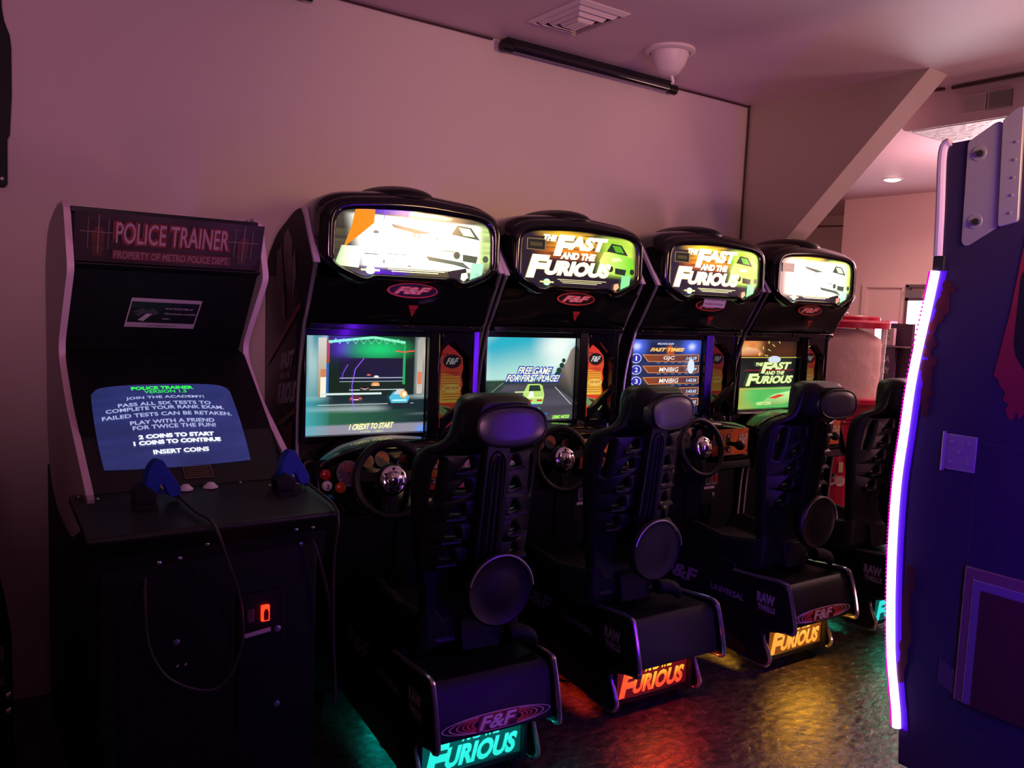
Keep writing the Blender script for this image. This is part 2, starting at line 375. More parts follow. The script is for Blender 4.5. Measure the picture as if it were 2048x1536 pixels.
def marquee_pic(i):
    def make():
        over = (i in (0, 3)); k = {0: 2.6, 1: 1.0, 2: 1.35, 3: 3.0}[i]
        def bg(u, v):
            dark = (.018, .010, .020)
            s = vno(u*3+1, v*34, 3+i*0)*.7+vno(u*9, v*60, 5)*.3
            o = mix((.75, .16, .01), (1.0, .55, .03), sst(.55, .95, v))
            band = sst(.08, .34, u)*(1-sst(.55, .72, u))*sst(.45, .62, v)*(1-sst(.93, .99, v))
            c = mix(dark, o, band*sst(.25, .6, s))
            g = sst(.60, .74, u)*(1-sst(.93, 1.0, u))*sst(.22, .34, v)*(1-sst(.88, .96, v))
            c = mix(c, mix((.22, .55, .02), (.75, .85, .12), vno(u*5, v*14, 9)), g)
            if over:
                core = sst(.06, .22, u)*(1-sst(.82, .97, u))*sst(.13, .22, v)*(1-sst(.80, .93, v)) if i == 3 else sst(.10, .20, u+.15*(v < .45))*(1-sst(.86, 1.0, u+.1*(v-.5)))*sst(.13, .18, v)*(1-sst(.80, .87, v+.12*u))
                c = mix(c, (1.0, .95, .72), core)
            return tuple(q*k for q in c)
        def bg0(u, v):
            top = .90-.04*u; s = vno(u*3, v*30, 7)
            c = mix((.012, .010, .010), (.05, .04, .02), s)
            core = sst(.14, .30, u+.10*v)*(1-sst(.86, .96, u))*sst(.15, .19, v)*(1-sst(top-.05, top, v))
            c = mix(c, (1.0, .98, .86), core)
            c = mix(c, (.28, .38, .12), (1-core)*sst(.85, .9, u)*sst(.2, .3, v)*(1-sst(.8, .9, v))*(.4+s))
            c = mix(c, (.9, .85, .45), sst(.42, .5, u)*(1-sst(.68, .74, u))*sst(.88, .90, v)*(1-sst(.95, .97, v+.15*(u-.45))))
            c = mix(c, (.05, .01, .30), sst(.20, .25, u)*(1-sst(.45, .5, u))*sst(.88, .9, v)*.8)
            c = mix(c, (.03, .006, .16), (1-sst(.10, .15, v))*sst(.2, .3, u)*(1-sst(.4, .5, u)))
            return tuple(q*k for q in c)
        p = Pic().bg(bg0 if i == 0 else bg, 60, 44)
        if i == 0:
            p.poly([(.135, .93), (.25, .95), (.245, .76), (.17, .60), (.07, .40), (.115, .70)], (1.0, .30, .01))
            p.poly([(.02, .16), (.16, .14), (.18, .43), (.06, .43)], [(.5, .8, .35), (1.6, 1.8, 1.2), (2.2, 2.2, 1.6), (.7, .8, .5)])
            for a in ((.30, .80, .31, .99), (.43, .84, .455, 1.0), (.41, .60, .425, .70), (.27, .02, .285, .14), (.37, .02, .36, .14)):
                p.line([(a[0], a[1]), (a[2], a[3])], .004, (.35, .05, 1.6))
        # green coupe at the right
        gm = .9 if not over else 2.4
        G = (.20*gm*k, .75*gm*k, .03*gm*k) if not over else (2.2, 2.6, 1.5)
        D = (.02, .03, .02) if not over else (.10, .13, .08)
        if not over:
            p.poly([(.66, .52), (.70, .68), (.84, .66), (.95, .60), (.97, .45), (.95, .28), (.80, .30), (.68, .34)], [(.9*k, .9*k, .2*k), (.8*k, .9*k, .2*k), G, G, G, G, (.4*k, .8*k, .1*k), (.8*k, .9*k, .2*k)])
            p.poly([(.78, .52), (.86, .55), (.83, .60), (.76, .58)], (1.0*k, 1.0*k, .45*k))
        p.poly([(.72, .69), (.76, .83), (.85, .81), (.91, .64)], D)
        p.poly([(.765, .80), (.84, .79), (.875, .68), (.80, .69)], tuple(q*.6 for q in G))
        p.poly([(.80, .42), (.90, .40), (.89, .30), (.80, .32)], D)
        p.ell(.76, .40, .022, .055, D); p.ell(.952, .37, .02, .05, D)
        if i == 0:
            for a in ((.24, .62, .27, .66), (.19, .33, .27, .345), (.30, .22, .31, .27), (.36, .24, .365, .28), (.45, .19, .47, .21), (.33, .35, .46, .36), (.62, .60, .64, .62)): p.rect(*a, (.35, .33, .26))
        if over:
            p.poly([(.34, .77), (.46, .73), (.60, .68), (.50, .66), (.36, .72)], (.18, .16, .12)); p.poly([(.56, .36), (.80, .30), (.86, .20), (.74, .26), (.58, .30)], (.16, .20, .14))
            p.ring(.50, .64, .02, .05, .008, (.2, .2, .1)); p.rect(.66, .44, .74, .455, (.3, .4, .2))
            p.poly([(.70, .16), (.82, .22), (.84, .05), (.72, .02)], (.03, .02, .03))
        if not over:
            gl = (1.2, .55, .18) if i == 2 else (1.1, .8, .35)
            tc = (k*2.2, k*2.0, k*1.25)
            title(p, .055, .17, .77, .90, tuple(q*.9 for q in gl), -.0, .075)
            title(p, .06, .175, .765, .895, tc, -.0, .05)
        # small print, round badge, rating slip, seal
        p.ell(.225, .115, .028, .055, (.55*k, .8*k, .65*k)); p.rect(.17, .105, .28, .13, (.8*k, .75*k, .25*k))
        for r in range(3): p.rect(.31+.02*r, .165-.026*r, .72-.04*r, .175-.026*r, (.9*k, .8*k, .4*k))
        p.poly([(.855, .30), (.935, .30), (.925, .03), (.845, .03)], (.25*k, .75*k, .30*k) if i else (.55, 1.2, .75))
        if i == 0: p.text('ALL AGES', (.86, .06, .92, .09), (.05, .2, .12)); p.text('FOR', (.88, .12, .905, .15), (.05, .2, .12))
        p.poly([(.79, .14), (.825, .16), (.835, .09), (.805, .03), (.785, .06)], (1.1, .45, .25) if i else (2, 1.8, 1.2))
        if i:
            p.rect(.055, .62, .20, .80, (.28, .18, .07)); p.rect(.06, .63, .195, .79, (.02, .014, .012)); p.rect(.08, .68, .175, .74, (.07, .05, .02))
        return p
    return make

def screen_pic(i):
    def s0():
        def bg(u, v):
            c = mix((.03, .05, .06), (.16, .30, .36), vno(u*2, v*22, 1))
            if v > .38:
                c = mix((.008, .018, .012), (.01, .55, .15), sst(.34, .0, math.hypot((u-.60)*.9, (v-.86)*2.0)))
            if u < .17: c = mix((.03, .22, .28), (.45, .62, .60), vno(u*26, v*3, 2)*sst(.1, .9, v)) 
            if u > .90: c = mix((.04, .12, .16), (.6, .5, .38), vno(u*40, v*6, 4)*sst(.3, .5, v))
            if v < .38:
                c = mix((.010, .024, .028), (.42, .52, .52), sst(.6, .95, vno(u*2+3, v*16, 6))*.7)
                if .10 < v < .24: c = mix(c, (.04, .22, .10), .6*(1-u))
                if v < .10: c = mix(c, (.42, .40, .50), .6)
                if u < .2: c = mix(c, (.06, .45, .52), .7-3*u)
                c = mix(c, (.1, .3, .9), sst(.9, 1, u)*sst(.1, .02, v))
            return c
        p = Pic().bg(bg, 60, 48)
        p.rect(.10, .38, .165, .97, (.30, .22, .14), (.62, .60, .50)); p.rect(.12, .38, .165, .60, (.85, .80, .62)); p.rect(.12, .58, .165, .66, (.6, .2, .08))
        p.rect(.165, .40, .185, .72, (.02, .12, .4)); p.rect(.165, .72, .19, .95, (.35, .06, .02))
        p.line([(.18, .93), (.55, .98), (.82, .93)], .025, (.25, .9, .55), 1)
        for k in range(9): p.line([(.2+k*.065, .91), (.235+k*.065, .965), (.27+k*.065, .91)], .006, (.15, .6, .35))
        p.poly([(.27, .53), (.80, .53), (.80, .77), (.27, .77)], [(.008, .01, .03), (.01, .012, .04), (.015, .01, .03), (.01, .01, .02)])
        p.rect(.27, .565, .80, .575, (.35, .4, .45)); p.rect(.27, .53, .80, .537, (.3, .42, .4)); p.rect(.80, .50, .822, .92, (.02, .35, .10))
        p.rect(.925, .40, .975, .97, (.55, .50, .42), (.35, .34, .30)); p.rect(.93, .50, .97, .63, (.62, .2, .1))
        for a in ((.12, .40, .62, .42), (.35, .445, .82, .452), (.1, .30, .9, .305)): p.rect(*a, (.62, .75, .72))
        for cx, cy, s_, c in ((.405, .355, .055, (.10, .03, .04)), (.475, .46, .04, (.012, .012, .015)), (.565, .50, .034, (.9, .35, .10)), (.57, .58, .02, (.8, .75, .7)), (.505, .60, .016, (.6, .05, .05))):
            p.poly([(cx-s_, cy-s_*.35), (cx+s_, cy-s_*.35), (cx+s_, cy+s_*.25), (cx+s_*.6, cy+s_*.7), (cx-s_*.6, cy+s_*.7), (cx-s_, cy+s_*.25)], c)
            p.rect(cx-s_*.85, cy, cx-s_*.45, cy+s_*.2, (1, .2, .15)); p.rect(cx+s_*.45, cy, cx+s_*.85, cy+s_*.2, (1, .2, .15)); p.rect(cx-s_*.4, cy-s_*.15, cx+s_*.4, cy, (.9, .9, .9))
        p.ell(.77, .305, .10, .02, (.02, .02, .02))
        p.poly([(.70, .31), (.84, .31), (.86, .37), (.82, .43), (.72, .43), (.68, .37)], (.08, .45, .65)); p.poly([(.72, .40), (.82, .40), (.80, .455), (.75, .455)], (.6, .62, .62))
        p.rect(.71, .33, .83, .345, (.5, .9, 1)); p.ell(.805, .40, .032, .04, (1.1, .45, .15)); p.ell(.81, .40, .016, .022, (1.3, 1.1, .7))
        p.line([(.46, .77), (.39, .66), (.365, .50), (.37, .35), (.39, .24)], .006, (.35, .12, 1.3)); p.line([(.33, .71), (.29, .62), (.285, .56)], .005, (.3, .1, 1.1))  # violet curves: reflection of the light strip drawn into the picture
        p.line([(.73, .845), (.80, .835), (.89, .85)], .010, (1.1, .08, .05))
        p.text('1 CREDIT TO START', (.345, .045, .725, .105), (1.2, 1.2, .45), .03, .012, .01)
        p.text('4 COINS - 1 CREDIT', (.44, .018, .64, .034), (.8, .9, .3), 0, .004)
        return p
    def s1():
        def bg(u, v):
            c = mix((.45, .75, .68), (.02, .42, .55), sst(.5, .95, v-.25*(u-.3)))
            c = mix(c, (.85, .95, .88), sst(.55, .9, vno(u*2+v*2, v*5-u*3, 3))*.75)
            c = mix(c, (.9, .98, .92), sst(.35, .0, math.hypot(u-.80, v-.88)))
            if v < .50: c = (.015, .05, .03) if u < .45 else c
            if v < .46+.03*vno(u*20, 0, 2): c = mix((.012, .03, .02), (.03, .07, .04), vno(u*30, v*30, 1))
            if v < .44 and u > .22-.6*(.44-v): c = mix((.04, .04, .055), (.10, .09, .12), vno(u*3, v*20, 6))
            return c
        p = Pic().bg(bg, 56, 44)
        p.poly([(.80, .40), (.84, .62), (.90, .70), (.95, .85), (1, .90), (1, .24)], [(.03, .03, .03), (.16, .12, .10), (.30, .24, .20), (.35, .30, .25), (.2, .16, .14), (.02, .03, .03)])
        for x, y, r in ((.82, .60, .03), (.85, .66, .028), (.87, .72, .022), (.80, .55, .03)): p.ell(x, y, r, r*1.2, (.01, .05, .03))
        p.line([(.78, .40), (.98, .18)], .008, (.6, .6, .6)); p.line([(.0, .28), (.2, .46)], .008, (.25, .25, .3))
        p.poly([(.44, .20), (.64, .20), (.66, .30), (.635, .42), (.60, .44), (.47, .44), (.42, .33)], (.50, .75, .18)); p.poly([(.48, .355), (.62, .355), (.60, .425), (.49, .425)], (.02, .04, .03))
        p.rect(.33, .34, .52, .355, (.65, .85, .35)); p.rect(.44, .27, .65, .285, (.8, .95, .45)); p.rect(.455, .23, .52, .255, (.5, .06, .03)); p.rect(.575, .23, .635, .255, (.5, .06, .03)); p.rect(.44, .20, .64, .215, (.3, .9, .5))
        p.poly([(.47, .285), (.50, .355), (.53, .355), (.54, .285)], (.9, 1, .8))
        p.rect(.52, .12, .56, .19, (.04, .04, .5)); p.ell(.60, .13, .02, .03, (.1, .25, .3))
        for bx, t in (((.34, .56, .735, .645), 'FREE GAME'), ((.22, .475, .83, .555), 'FOR FIRST PLACE!')):
            p.text(t, (bx[0]-.01, bx[1]-.012, bx[2]+.015, bx[3]+.012), (.015, .04, .42), .13, .03, -.01); p.text(t, bx, (1.1, 1.1, .75), .02, .03, -.01)
        p.text('START', (.57, .045, .70, .09), (.02, .20, .75), .04, .01); p.text('DEMO MODE', (.755, .012, .96, .055), (.45, 1.1, .12), .04, .01)
        return p
    def s2():
        def bg(u, v):
            c = mix((.01, .012, .05), (.03, .05, .16), vno(u*3, v*9, 2))
            for gx in (.08, .86): c = mix(c, (.10, .20, 1.1), sst(.22, .0, math.hypot((u-gx), (v-.90)*1.1)))
            for gx in (.08, .86): c = mix(c, (.8, .85, 1.2), sst(.08, .0, math.hypot((u-gx), (v-.90)*1.2)))
            return c
        p = Pic().bg(bg, 36, 36)
        p.text('MULHOLLAND', (.36, .925, .60, .95), (.7, .75, 1.0), .03, .01); p.poly([(.48, .88), (.55, .93), (.60, .87), (.64, .92), (.60, .80), (.5, .8)], (.5, .08, .02))
        p.text('FAST TIMES', (.26, .835, .76, .885), (1.1, .62, .15), .05, .03)
        names = ['GJC', 'MNIBIG', 'MNIBIG', 'JOE', 'MAX']; tm = ['1:43.29', '1:43.39', '1:43.56', '1:43.62', '1:43.62']
        for r in range(5):
            y = .745-.148*r
            p.poly([(.16, y+.05), (.97, y+.05), (.97, y-.045), (.24, y-.045)], (.95, .35, .10)); p.poly([(.175, y+.043), (.96, y+.043), (.96, y-.038), (.245, y-.038)], [(.30, .07, .02), (.10, .04, .06), (.08, .03, .05), (.26, .06, .02)])
            p.ell(.075, y, .072, .062, (.75, .8, 1.2)); p.ell(.075, y, .062, .053, (.03, .03, .40)); p.text(str(r+1), (.055, y-.03, .098, y+.03) if r else (.067, y-.03, .085, y+.03), (1, 1, 1.2), .01)
            w_ = .17 if len(names[r]) < 4 else .28
            p.text(names[r], (.53-w_/2, y-.030, .53+w_/2, y+.030), (1.1, .95, .9), .015, .01); p.text(tm[r], (.78, y-.022, .94, y+.022), (.55, .8, 1.1), .03, .01)
            for d in range(6): p.rect(.36+d*.10, y-.062, .41+d*.10, y-.056, (.35, .35, .4))
        p.ell(.82, .64, .05, .10, (.75, .85, 1.1))
        return p
    def s3():
        def bg(u, v):
            if v > .76:
                c = mix((.010, .008, .008), (.10, .03, .01), vno(u*4, v*6, 1))
                c = mix(c, mix((.85, .16, .03), (1.0, .5, .15), vno(u*9, v*14, 2)), (1-sst(.22, .48, u))*sst(.76, .82, v))
                return c
            if v > .30: return mix((.006, .008, .008), (.02, .03, .03), vno(u*4, v*4, 5))
            return mix(mix((.55, .40, .04), (.03, .45, .08), sst(.1, .5, u+.2*vno(u*4, v*6, 2))), (.3, .9, .25), vno(u*5, v*9, 7)*.45)
        p = Pic().bg(bg, 44, 44)
        p.poly([(0, .80), (.12, .90), (.30, .88), (.42, .80), (.40, .775), (.05, .775)], [(1, .45, .2), (1.1, .7, .4), (1, .5, .2), (.6, .15, .05), (.4, .08, .02), (.7, .2, .05)])
        for k in range(9):
            a = PI*(.92-.085*k); p.line([(.90+.42*math.cos(a), .70+.30*math.sin(a)), (.90+.48*math.cos(a), .70+.345*math.sin(a))], .010, (.9, .95, .2))
            p.text(str(k+1), (.875+.56*math.cos(a), .68+.39*math.sin(a), .90+.56*math.cos(a), .72+.39*math.sin(a)), (.85, .95, .2), .03) if k < 7 else None
        p.rect(0, .745, 1, .757, (.8, .65, .10)); p.rect(0, .285, 1, .297, (.75, .6, .12))
        p.rect(.10, .56, .95, .57, (.5, .01, .03)); p.ell(.60, .72, .11, .055, (.75, .85, 1.0))
        title(p, .12, .335, .96, .685, (.55, .75, .12), 0, .06); title(p, .12, .34, .955, .68, (.95, 1.1, .55), 0, .03)
        p.poly([(.40, .08), (.60, .20), (.98, .26), (1, .16), (.85, .06), (.5, .03)], [(.35, .7, .2), (.5, 1.0, .35), (.7, 1.1, .4), (.6, 1, .35), (.3, .6, .15), (.2, .4, .1)])
        p.poly([(.52, .15), (.70, .20), (.82, .19), (.66, .14)], (.8, .06, .02)); p.text('INSERT COINS', (.32, .05, .58, .10), (.9, 1.1, .4), .03, .01)
        return p
    return (s0, s1, s2, s3)[i]

def card_pic():
    p = Pic()
    L = [(.02, .0), (.06, .12), (.0, .2), (.05, .3), (.02, .42), (.08, .5), (.04, .6), (.10, .7), (.08, .8), (.16, .93), (.34, 1.0)]
    R_ = [(.62, .93), (.86, .84), (.90, .72), (.84, .62), (.90, .52), (.84, .44), (.90, .34), (.84, .26), (.86, .16), (.60, .06), (.30, -.02)]
    pts = L+R_
    p.poly(pts, [mix((.85, .10, .02), (.75, .03, .03), abs(q[1]-.5)*2) for q in pts])
    p.poly([(.10, .30), (.82, .30), (.80, .62), (.14, .66)], [(.95, .55, .06), (.95, .55, .06), (.95, .30, .03), (.95, .30, .03)])
    badge(p, .50, .80, .32, .085, (.02, .01, .01), (.75, .70, .70), (.02, .01, .01)); p.text('CLUB', (.14, .87, .34, .90), (.05, .02, .02), .04)
    for r in range(12): p.rect(.14, .69-.032*r, .80-.03*(r % 3), .697-.032*r, (.30, .07, .02) if r % 4 else (.55, .2, .03))
    p.ell(.48, .475, .32, .05, (.95, .62, .12)); p.text('JOIN NOW', (.22, .45, .74, .50), (.6, .12, .02), .03)
    p.poly([(.02, .20), (.10, .28), (.50, .24), (.86, .14), (.72, .08), (.34, .11)], (.22, .30, .12)); p.poly([(.18, .255), (.42, .235), (.66, .18), (.40, .19)], (.03, .04, .03))
    p.poly([(.10, .10), (.24, .0), (.40, .09), (.30, .11)], (.75, .03, .03))
    return p
def dashplate_pic():
    def bg(u, v): return mix((.55, .05, .02), (.80, .28, .04), vno(u*4, v*4, 3))
    p = Pic().bg(bg, 20, 14)
    p.ell(.42, .45, .16, .26, (.65, .38, .05)); p.rect(.36, .40, .48, .72, (.06, .03, .02)); p.rect(.30, .20, .50, .34, (.10, .03, .02))
    for t, x, y in (('1', .22, .62), ('3', .40, .68), ('2', .20, .20), ('4', .42, .14)): p.ell(x+.03, y+.06, .05, .10, (.04, .03, .03)); p.text(t, (x, y, x+.055, y+.13), (.65, .55, .5), .03)
    p.text('FAST', (.26, .02, .60, .10), (.6, .45, .38), .04, .02)
    p.text('F&F', (.70, .40, .95, .80), (.6, .45, .35), .05, .03)
    for x, y in ((.06, .88), (.5, .92), (.94, .85), (.95, .12), (.06, .1), (.5, .06)): p.ell(x, y, .018, .03, (.02, .02, .02))
    return p
def gauge_pic(c1, c2):
    def mk():
        p = Pic().ell(.5, .5, .5, .5, (.25, .25, .27)); p.ell(.5, .5, .46, .46, c1)
        p.poly([(.5+.44*math.cos(a), .5+.44*math.sin(a)) for a in [PI*k/12-.6 for k in range(13)]], c2)
        for k in range(9): a = PI*(1.2-.17*k); p.line([(.5+.36*math.cos(a), .5+.36*math.sin(a)), (.5+.43*math.cos(a), .5+.43*math.sin(a))], .03, (.5, .45, .45))
        p.line([(.5, .5), (.74, .66)], .03, (.7, .1, .05)); p.ell(.5, .5, .06, .06, (.03, .03, .03)); return p
    return mk
def side_pic():
    """side art; u runs from rear (0) to front (1), v is height fraction of 1.95 m"""
    def bg(u, v):
        c = (.010, .009, .011)
        return mix(c, (.035, .014, .014), vno(u*5, v*9, 2)*.6)
    return bg

HP_OUT = [(-.375, 1.945), (-.30, 1.99), (0, 2.018), (.30, 1.99), (.375, 1.945), (.375, 1.76), (.33, 1.715), (.215, 1.664), (.165, 1.688), (-.165, 1.688), (-.215, 1.664), (-.33, 1.715), (-.375, 1.76)]
HP_IN = [(-.322, 1.922), (-.27, 1.945), (0, 1.962), (.27, 1.945), (.322, 1.915), (.325, 1.755), (.30, 1.738), (.20, 1.698), (.17, 1.714), (-.17, 1.714), (-.20, 1.698), (-.30, 1.735), (-.325, 1.752)]
def mq_map(u, v, t):
    x = -.335+.67*u; z = 1.695+.272*v; a = abs(x)
    lo = 1.696 if a < .20 else 1.696+(a-.20)*.34; hi = 1.975-.05*(a/.335)**2
    return (max(-.329, min(.329, x)), -.186-t, max(lo, min(hi, z)))
HR_ = [.05, .06, .12, .06, .05, .03, .03, .03, .015, .015, .03, .03, .03]
def b_housing(m):
    O = rpoly(HP_OUT, HR_); I = rpoly(HP_IN, HR_)
    def R(P, y): return [(p[0], y, p[1]) for p in P]
    def mixp(t): return [(a[0]*(1-t)+b[0]*t, a[1]*(1-t)+b[1]*t) for a, b in zip(I, O)]
    def grow(dx, dz): return [(p[0]*(1+dx), p[1]+(dz if p[1] > 1.9 else dz*(p[1]-1.67)/.23)) for p in O]
    rs = [R(I, -.182), R(I, -.196), R(mixp(.25), -.205), R(mixp(.6), -.202), R(mixp(.8), -.190), R(O, -.178), R(O, -.150), R(grow(.012, .012), -.140), R(grow(.02, .024), -.10), R(grow(.02, .024), .05), R(grow(.0, .0), .16), R(grow(-.06, -.06), .22)]
    m.rings(rs, False, True)
def b_hump(m):
    prof = [(math.cos(PI/2*k/8), .052*math.sin(PI/2*k/8)) for k in range(8)]+[(.02, .052)]
    m.lathe([(1, -.02)]+prof, (-.01, .03, 2.018), 'z', 32, sx=.155, sy=.21)
def b_brow(m):
    xs = 16
    def sec(x):
        a = abs(x)/.372; keel = max(0, 1-abs(x)/.10)
        w = sst(.2, .95, a)
        pts = [(-.165+.0*w, 1.69), (-.150+.01*w, 1.665), (-.135+.03*w-.012*keel, 1.62), (-.105+.02*w-.018*keel, 1.57), (-.070+.0*w-.008*keel, 1.535), (-.055, 1.522), (.04, 1.522), (.04, 1.70)]
        return [(x, y, z) for y, z in pts]
    m.rings([sec(-.372+.744*k/xs) for k in range(xs+1)])
PLATE = [(-.005, 1.955), (-.045, 1.93), (-.170, 1.748), (-.13, 1.68), (-.06, 1.56), (-.028, 1.508), (.018, 1.36), (.042, 1.208), (.045, 1.02), (.0, .93), (-.115, .86), (-.105, .70), (-.09, .40), (-.06, .06), (.50, .06), (.54, 1.70), (.50, 1.79), (.36, 1.875), (.10, 1.948)]
def b_sidepanel(m): m.prism(rpoly(PLATE, .04, 3), -.009, .009, 'x')
def b_edge(m): m.tube([(0, p[0]-.004, p[1]) for p in smooth_path([(q[0], q[1], 0) for q in PLATE[2:14]], 4)], .0085, 8)
def b_fin(m): m.prism([(-.012, 1.957), (-.052, 1.937), (-.186, 1.745), (-.172, 1.742), (-.040, 1.922), (-.008, 1.945)], -.0115, .0115, 'x')
def b_bezelbar(m): m.box((-.370, -.068, 1.498), (.370, .0, 1.522)); m.box((-.30, -.074, 1.503), (-.24, -.06, 1.518)); m.box((.31, -.078, 1.500), (.355, -.06, 1.518)); m.box((-.02, -.074, 1.503), (.05, -.06, 1.518))
def b_surround(m):
    # frame round the screen and the sloped card window
    y0, y1 = -.03, .06
    m.box((-.372, .0, 1.47), (.372, y1, 1.50)); m.box((-.372, .0, 1.045), (.372, y1, 1.072)); m.box((-.372, .002, 1.07), (-.362, y1, 1.475))
    m.prism([(.150, .03), (.150, -.01), (.185, -.035), (.200, -.02), (.200, .03)], 1.05, 1.50, 'z')
    m.prism([(.335, .03), (.345, -.03), (.372, -.035), (.372, .03)], 1.05, 1.50, 'z')
    m.prism([(.20, 1.445), (.26, 1.455), (.34, 1.38), (.345, 1.50), (.20, 1.50)], -.03, .03, 'y')
    m.prism([(.20, 1.13), (.345, 1.245), (.345, 1.205), (.225, 1.10), (.20, 1.06)], -.045, -.02, 'y')
def b_recess(m): m.box((-.371, .05, 1.04), (.371, .08, 1.50))
def b_dash(m):
    arch = [(-.372, .80), (-.372, .985), (-.33, 1.02), (-.24, 1.055), (-.12, 1.075), (.0, 1.078), (.12, 1.07), (.20, 1.055), (.30, 1.04), (.372, 1.02), (.372, .80)]
    A = rpoly(arch, .03, 4)
    def R(s, y, dz=0, tilt=0): return [(p[0]*s, y-(1.06-p[1])*tilt, p[1]+dz*(p[1]-.8)/.27) for p in A]
    m.rings([R(1, .04, -.01), R(1, -.10, -.012, .1), R(1, -.135, -.02, .25), R(.99, -.15, -.035, .3), R(.97, -.150, -.048, .3), R(.955, -.130, -.055, .3)], True, True)
def b_dashlip(m): m.tube(smooth_path([(-.36, -.165, .90), (-.355, -.155, .975), (-.30, -.150, 1.01), (-.19, -.148, 1.04), (-.05, -.148, 1.052), (.02, -.15, 1.045), (.035, -.165, 1.0)], 6), .008, 8)
def b_pod(m):
    P = rpoly([(.005, .905), (.0, 1.03), (.06, 1.038), (.30, 1.005), (.315, .975), (.315, .865), (.08, .862)], [.03, .02, .04, .03, .03, .03, .04], 4)
    def R(s, y): return [(.16+(p[0]-.16)*s, y, .95+(p[1]-.95)*s) for p in P]
    m.rings([R(1.0, -.08), R(1.03, -.17), R(1.02, -.197), R(.97, -.205), R(.95, -.198)], True, True)
    m.prism([(-.205, .862), (-.18, .80), (-.08, .79), (-.08, .862)], .02, .33, 'x')
def b_knob(m): m.lathe([(.012, 0), (.012, -.05), (.02, -.055), (.026, -.07), (.024, -.088), (.012, -.10), (.002, -.102)], (.165, -.20, .935), 'y', 16)
def b_body(m):
    m.box((-.372, -.075, .06), (.372, .50, .82)); m.box((-.372, .04, .80), (.372, .50, 1.06)); m.box((-.372, .08, 1.04), (.372, .50, 1.74)); m.box((-.30, -.09, .0), (.30, .45, .06))
    m.prism([(.10, 1.73), (.52, 1.70), (.48, 1.78), (.34, 1.862), (.12, 1.93)], -.38, .38, 'x')
def b_wheelrim(m):
    n = 40; m.tube([(.140*math.cos(2*PI*k/n), 0, .140*math.sin(2*PI*k/n)) for k in range(n)], .0155, 10, closed=True)
def b_wheelspokes(m):
    for a in (PI*.06, PI*.94, PI*1.5):
        ca, sa = math.cos(a), math.sin(a); px, pz = -sa, ca
        w0, w1 = (.030, .016)
        rs = [[(ca*r+px*w_, y, sa*r+pz*w_) for (w_, y) in ((-w, .0), (w, .0), (w, .012), (-w, .012))] for r, w in ((.035, w0), (.08, w1), (.132, .020))]
        m.rings(rs)
    m.lathe([(.058, .014), (.062, .0), (.056, -.012), (.05, -.016)], (0, 0, 0), 'y', 28)
def b_wheelhub(m): m.lathe([(.052, -.012), (.053, -.022), (.046, -.028), (.030, -.030), (.027, -.026), (.026, -.036), (.018, -.044), (.004, -.047)], (0, 0, 0), 'y', 28)
def b_wheelbolt(m):
    for k in range(6): a = 2*PI*k/6+.5; m.lathe([(.0055, -.024), (.0055, -.0315), (.001, -.0318)], (.0395*math.cos(a), 0, .0395*math.sin(a)), 'y', 8)
def b_column(m): m.tube([(0, .13, .0), (0, .01, 0)], .035, 14)
def b_coindoor(m): m.box((-.008, -.088, .508), (.218, -.072, .772))
def b_coinline(m):
    m.box((.09, -.092, .51), (.094, -.087, .768)); m.box((-.004, -.092, .648), (.09, -.087, .652)); m.box((.094, -.092, .60), (.214, -.087, .604))
    for x in (.112, .165): m.box((x, -.094, .518), (x+.042, -.087, .585))
def b_coinbox(m):
    m.box((-.022, -.008, -.032), (.022, .004, .032))
PED = [(-.905, .442), (-.935, .415), (-.975, .262), (-.965, .236), (-.935, .232), (-.815, .192), (-.852, .085), (-.845, .055), (-.815, .042), (-.55, .05), (-.10, .06), (-.08, .42), (-.62, .418)]
def b_pedplate(m): m.prism(rpoly(PED, [.03, .03, .03, .02, .03, .03, .03, .03, .02, .02, .02, .03, .2], 4), -.009, .009, 'x')
def b_pedrail(m): m.tube([(0, p[0]-.002, p[1]+.002) for p in smooth_path([(-.62, .421, 0), (-.75, .43, 0), (-.90, .444, 0), (-.938, .412, 0), (-.979, .262, 0), (-.965, .232, 0), (-.93, .230, 0), (-.815, .192, 0), (-.856, .085, 0), (-.845, .050, 0), (-.81, .038, 0), (-.68, .040, 0)], 5)], .0095, 8)
def b_pedbody(m):
    m.prism([(-.900, .432), (-.928, .405), (-.962, .252), (-.945, .248), (-.905, .39), (-.08, .39), (-.08, .41), (-.62, .410)], -.212, .212, 'x')
    m.box((-.212, -.80, .10), (.212, -.08, .395)); m.box((-.20, -.845, .062), (.16, -.80, .085)); m.box((-.205, -.83, .07), (.212, -.70, .10))
    m.prism([(-.62, .41), (-.60, .45), (-.15, .45), (-.12, .41)], -.20, .20, 'x')
def b_foot(m): m.lathe([(.028, .0), (.030, .010), (.012, .014), (.009, .03), (.009, .10)], (0, 0, 0), 'z', 14)
def signframe(m): m.box((-.212, -.838, .060), (.168, -.828, .238)); m.box((.160, -.862, .06), (.174, -.830, .236))
def ped_sign_pic(col, bgc, hot):
    def mk():
        p = Pic().bg(lambda u, v: mix(bgc, tuple(q*1.8 for q in bgc), v*vno(u*3, v*3, 2)), 14, 8)
        title(p, .02, .06, .97, 1.30, lambda x, y: tuple(mix(col, hot, sst(.35, .8, y)*sst(.1, .45, x))), 0, .05)
        return p
    return mk
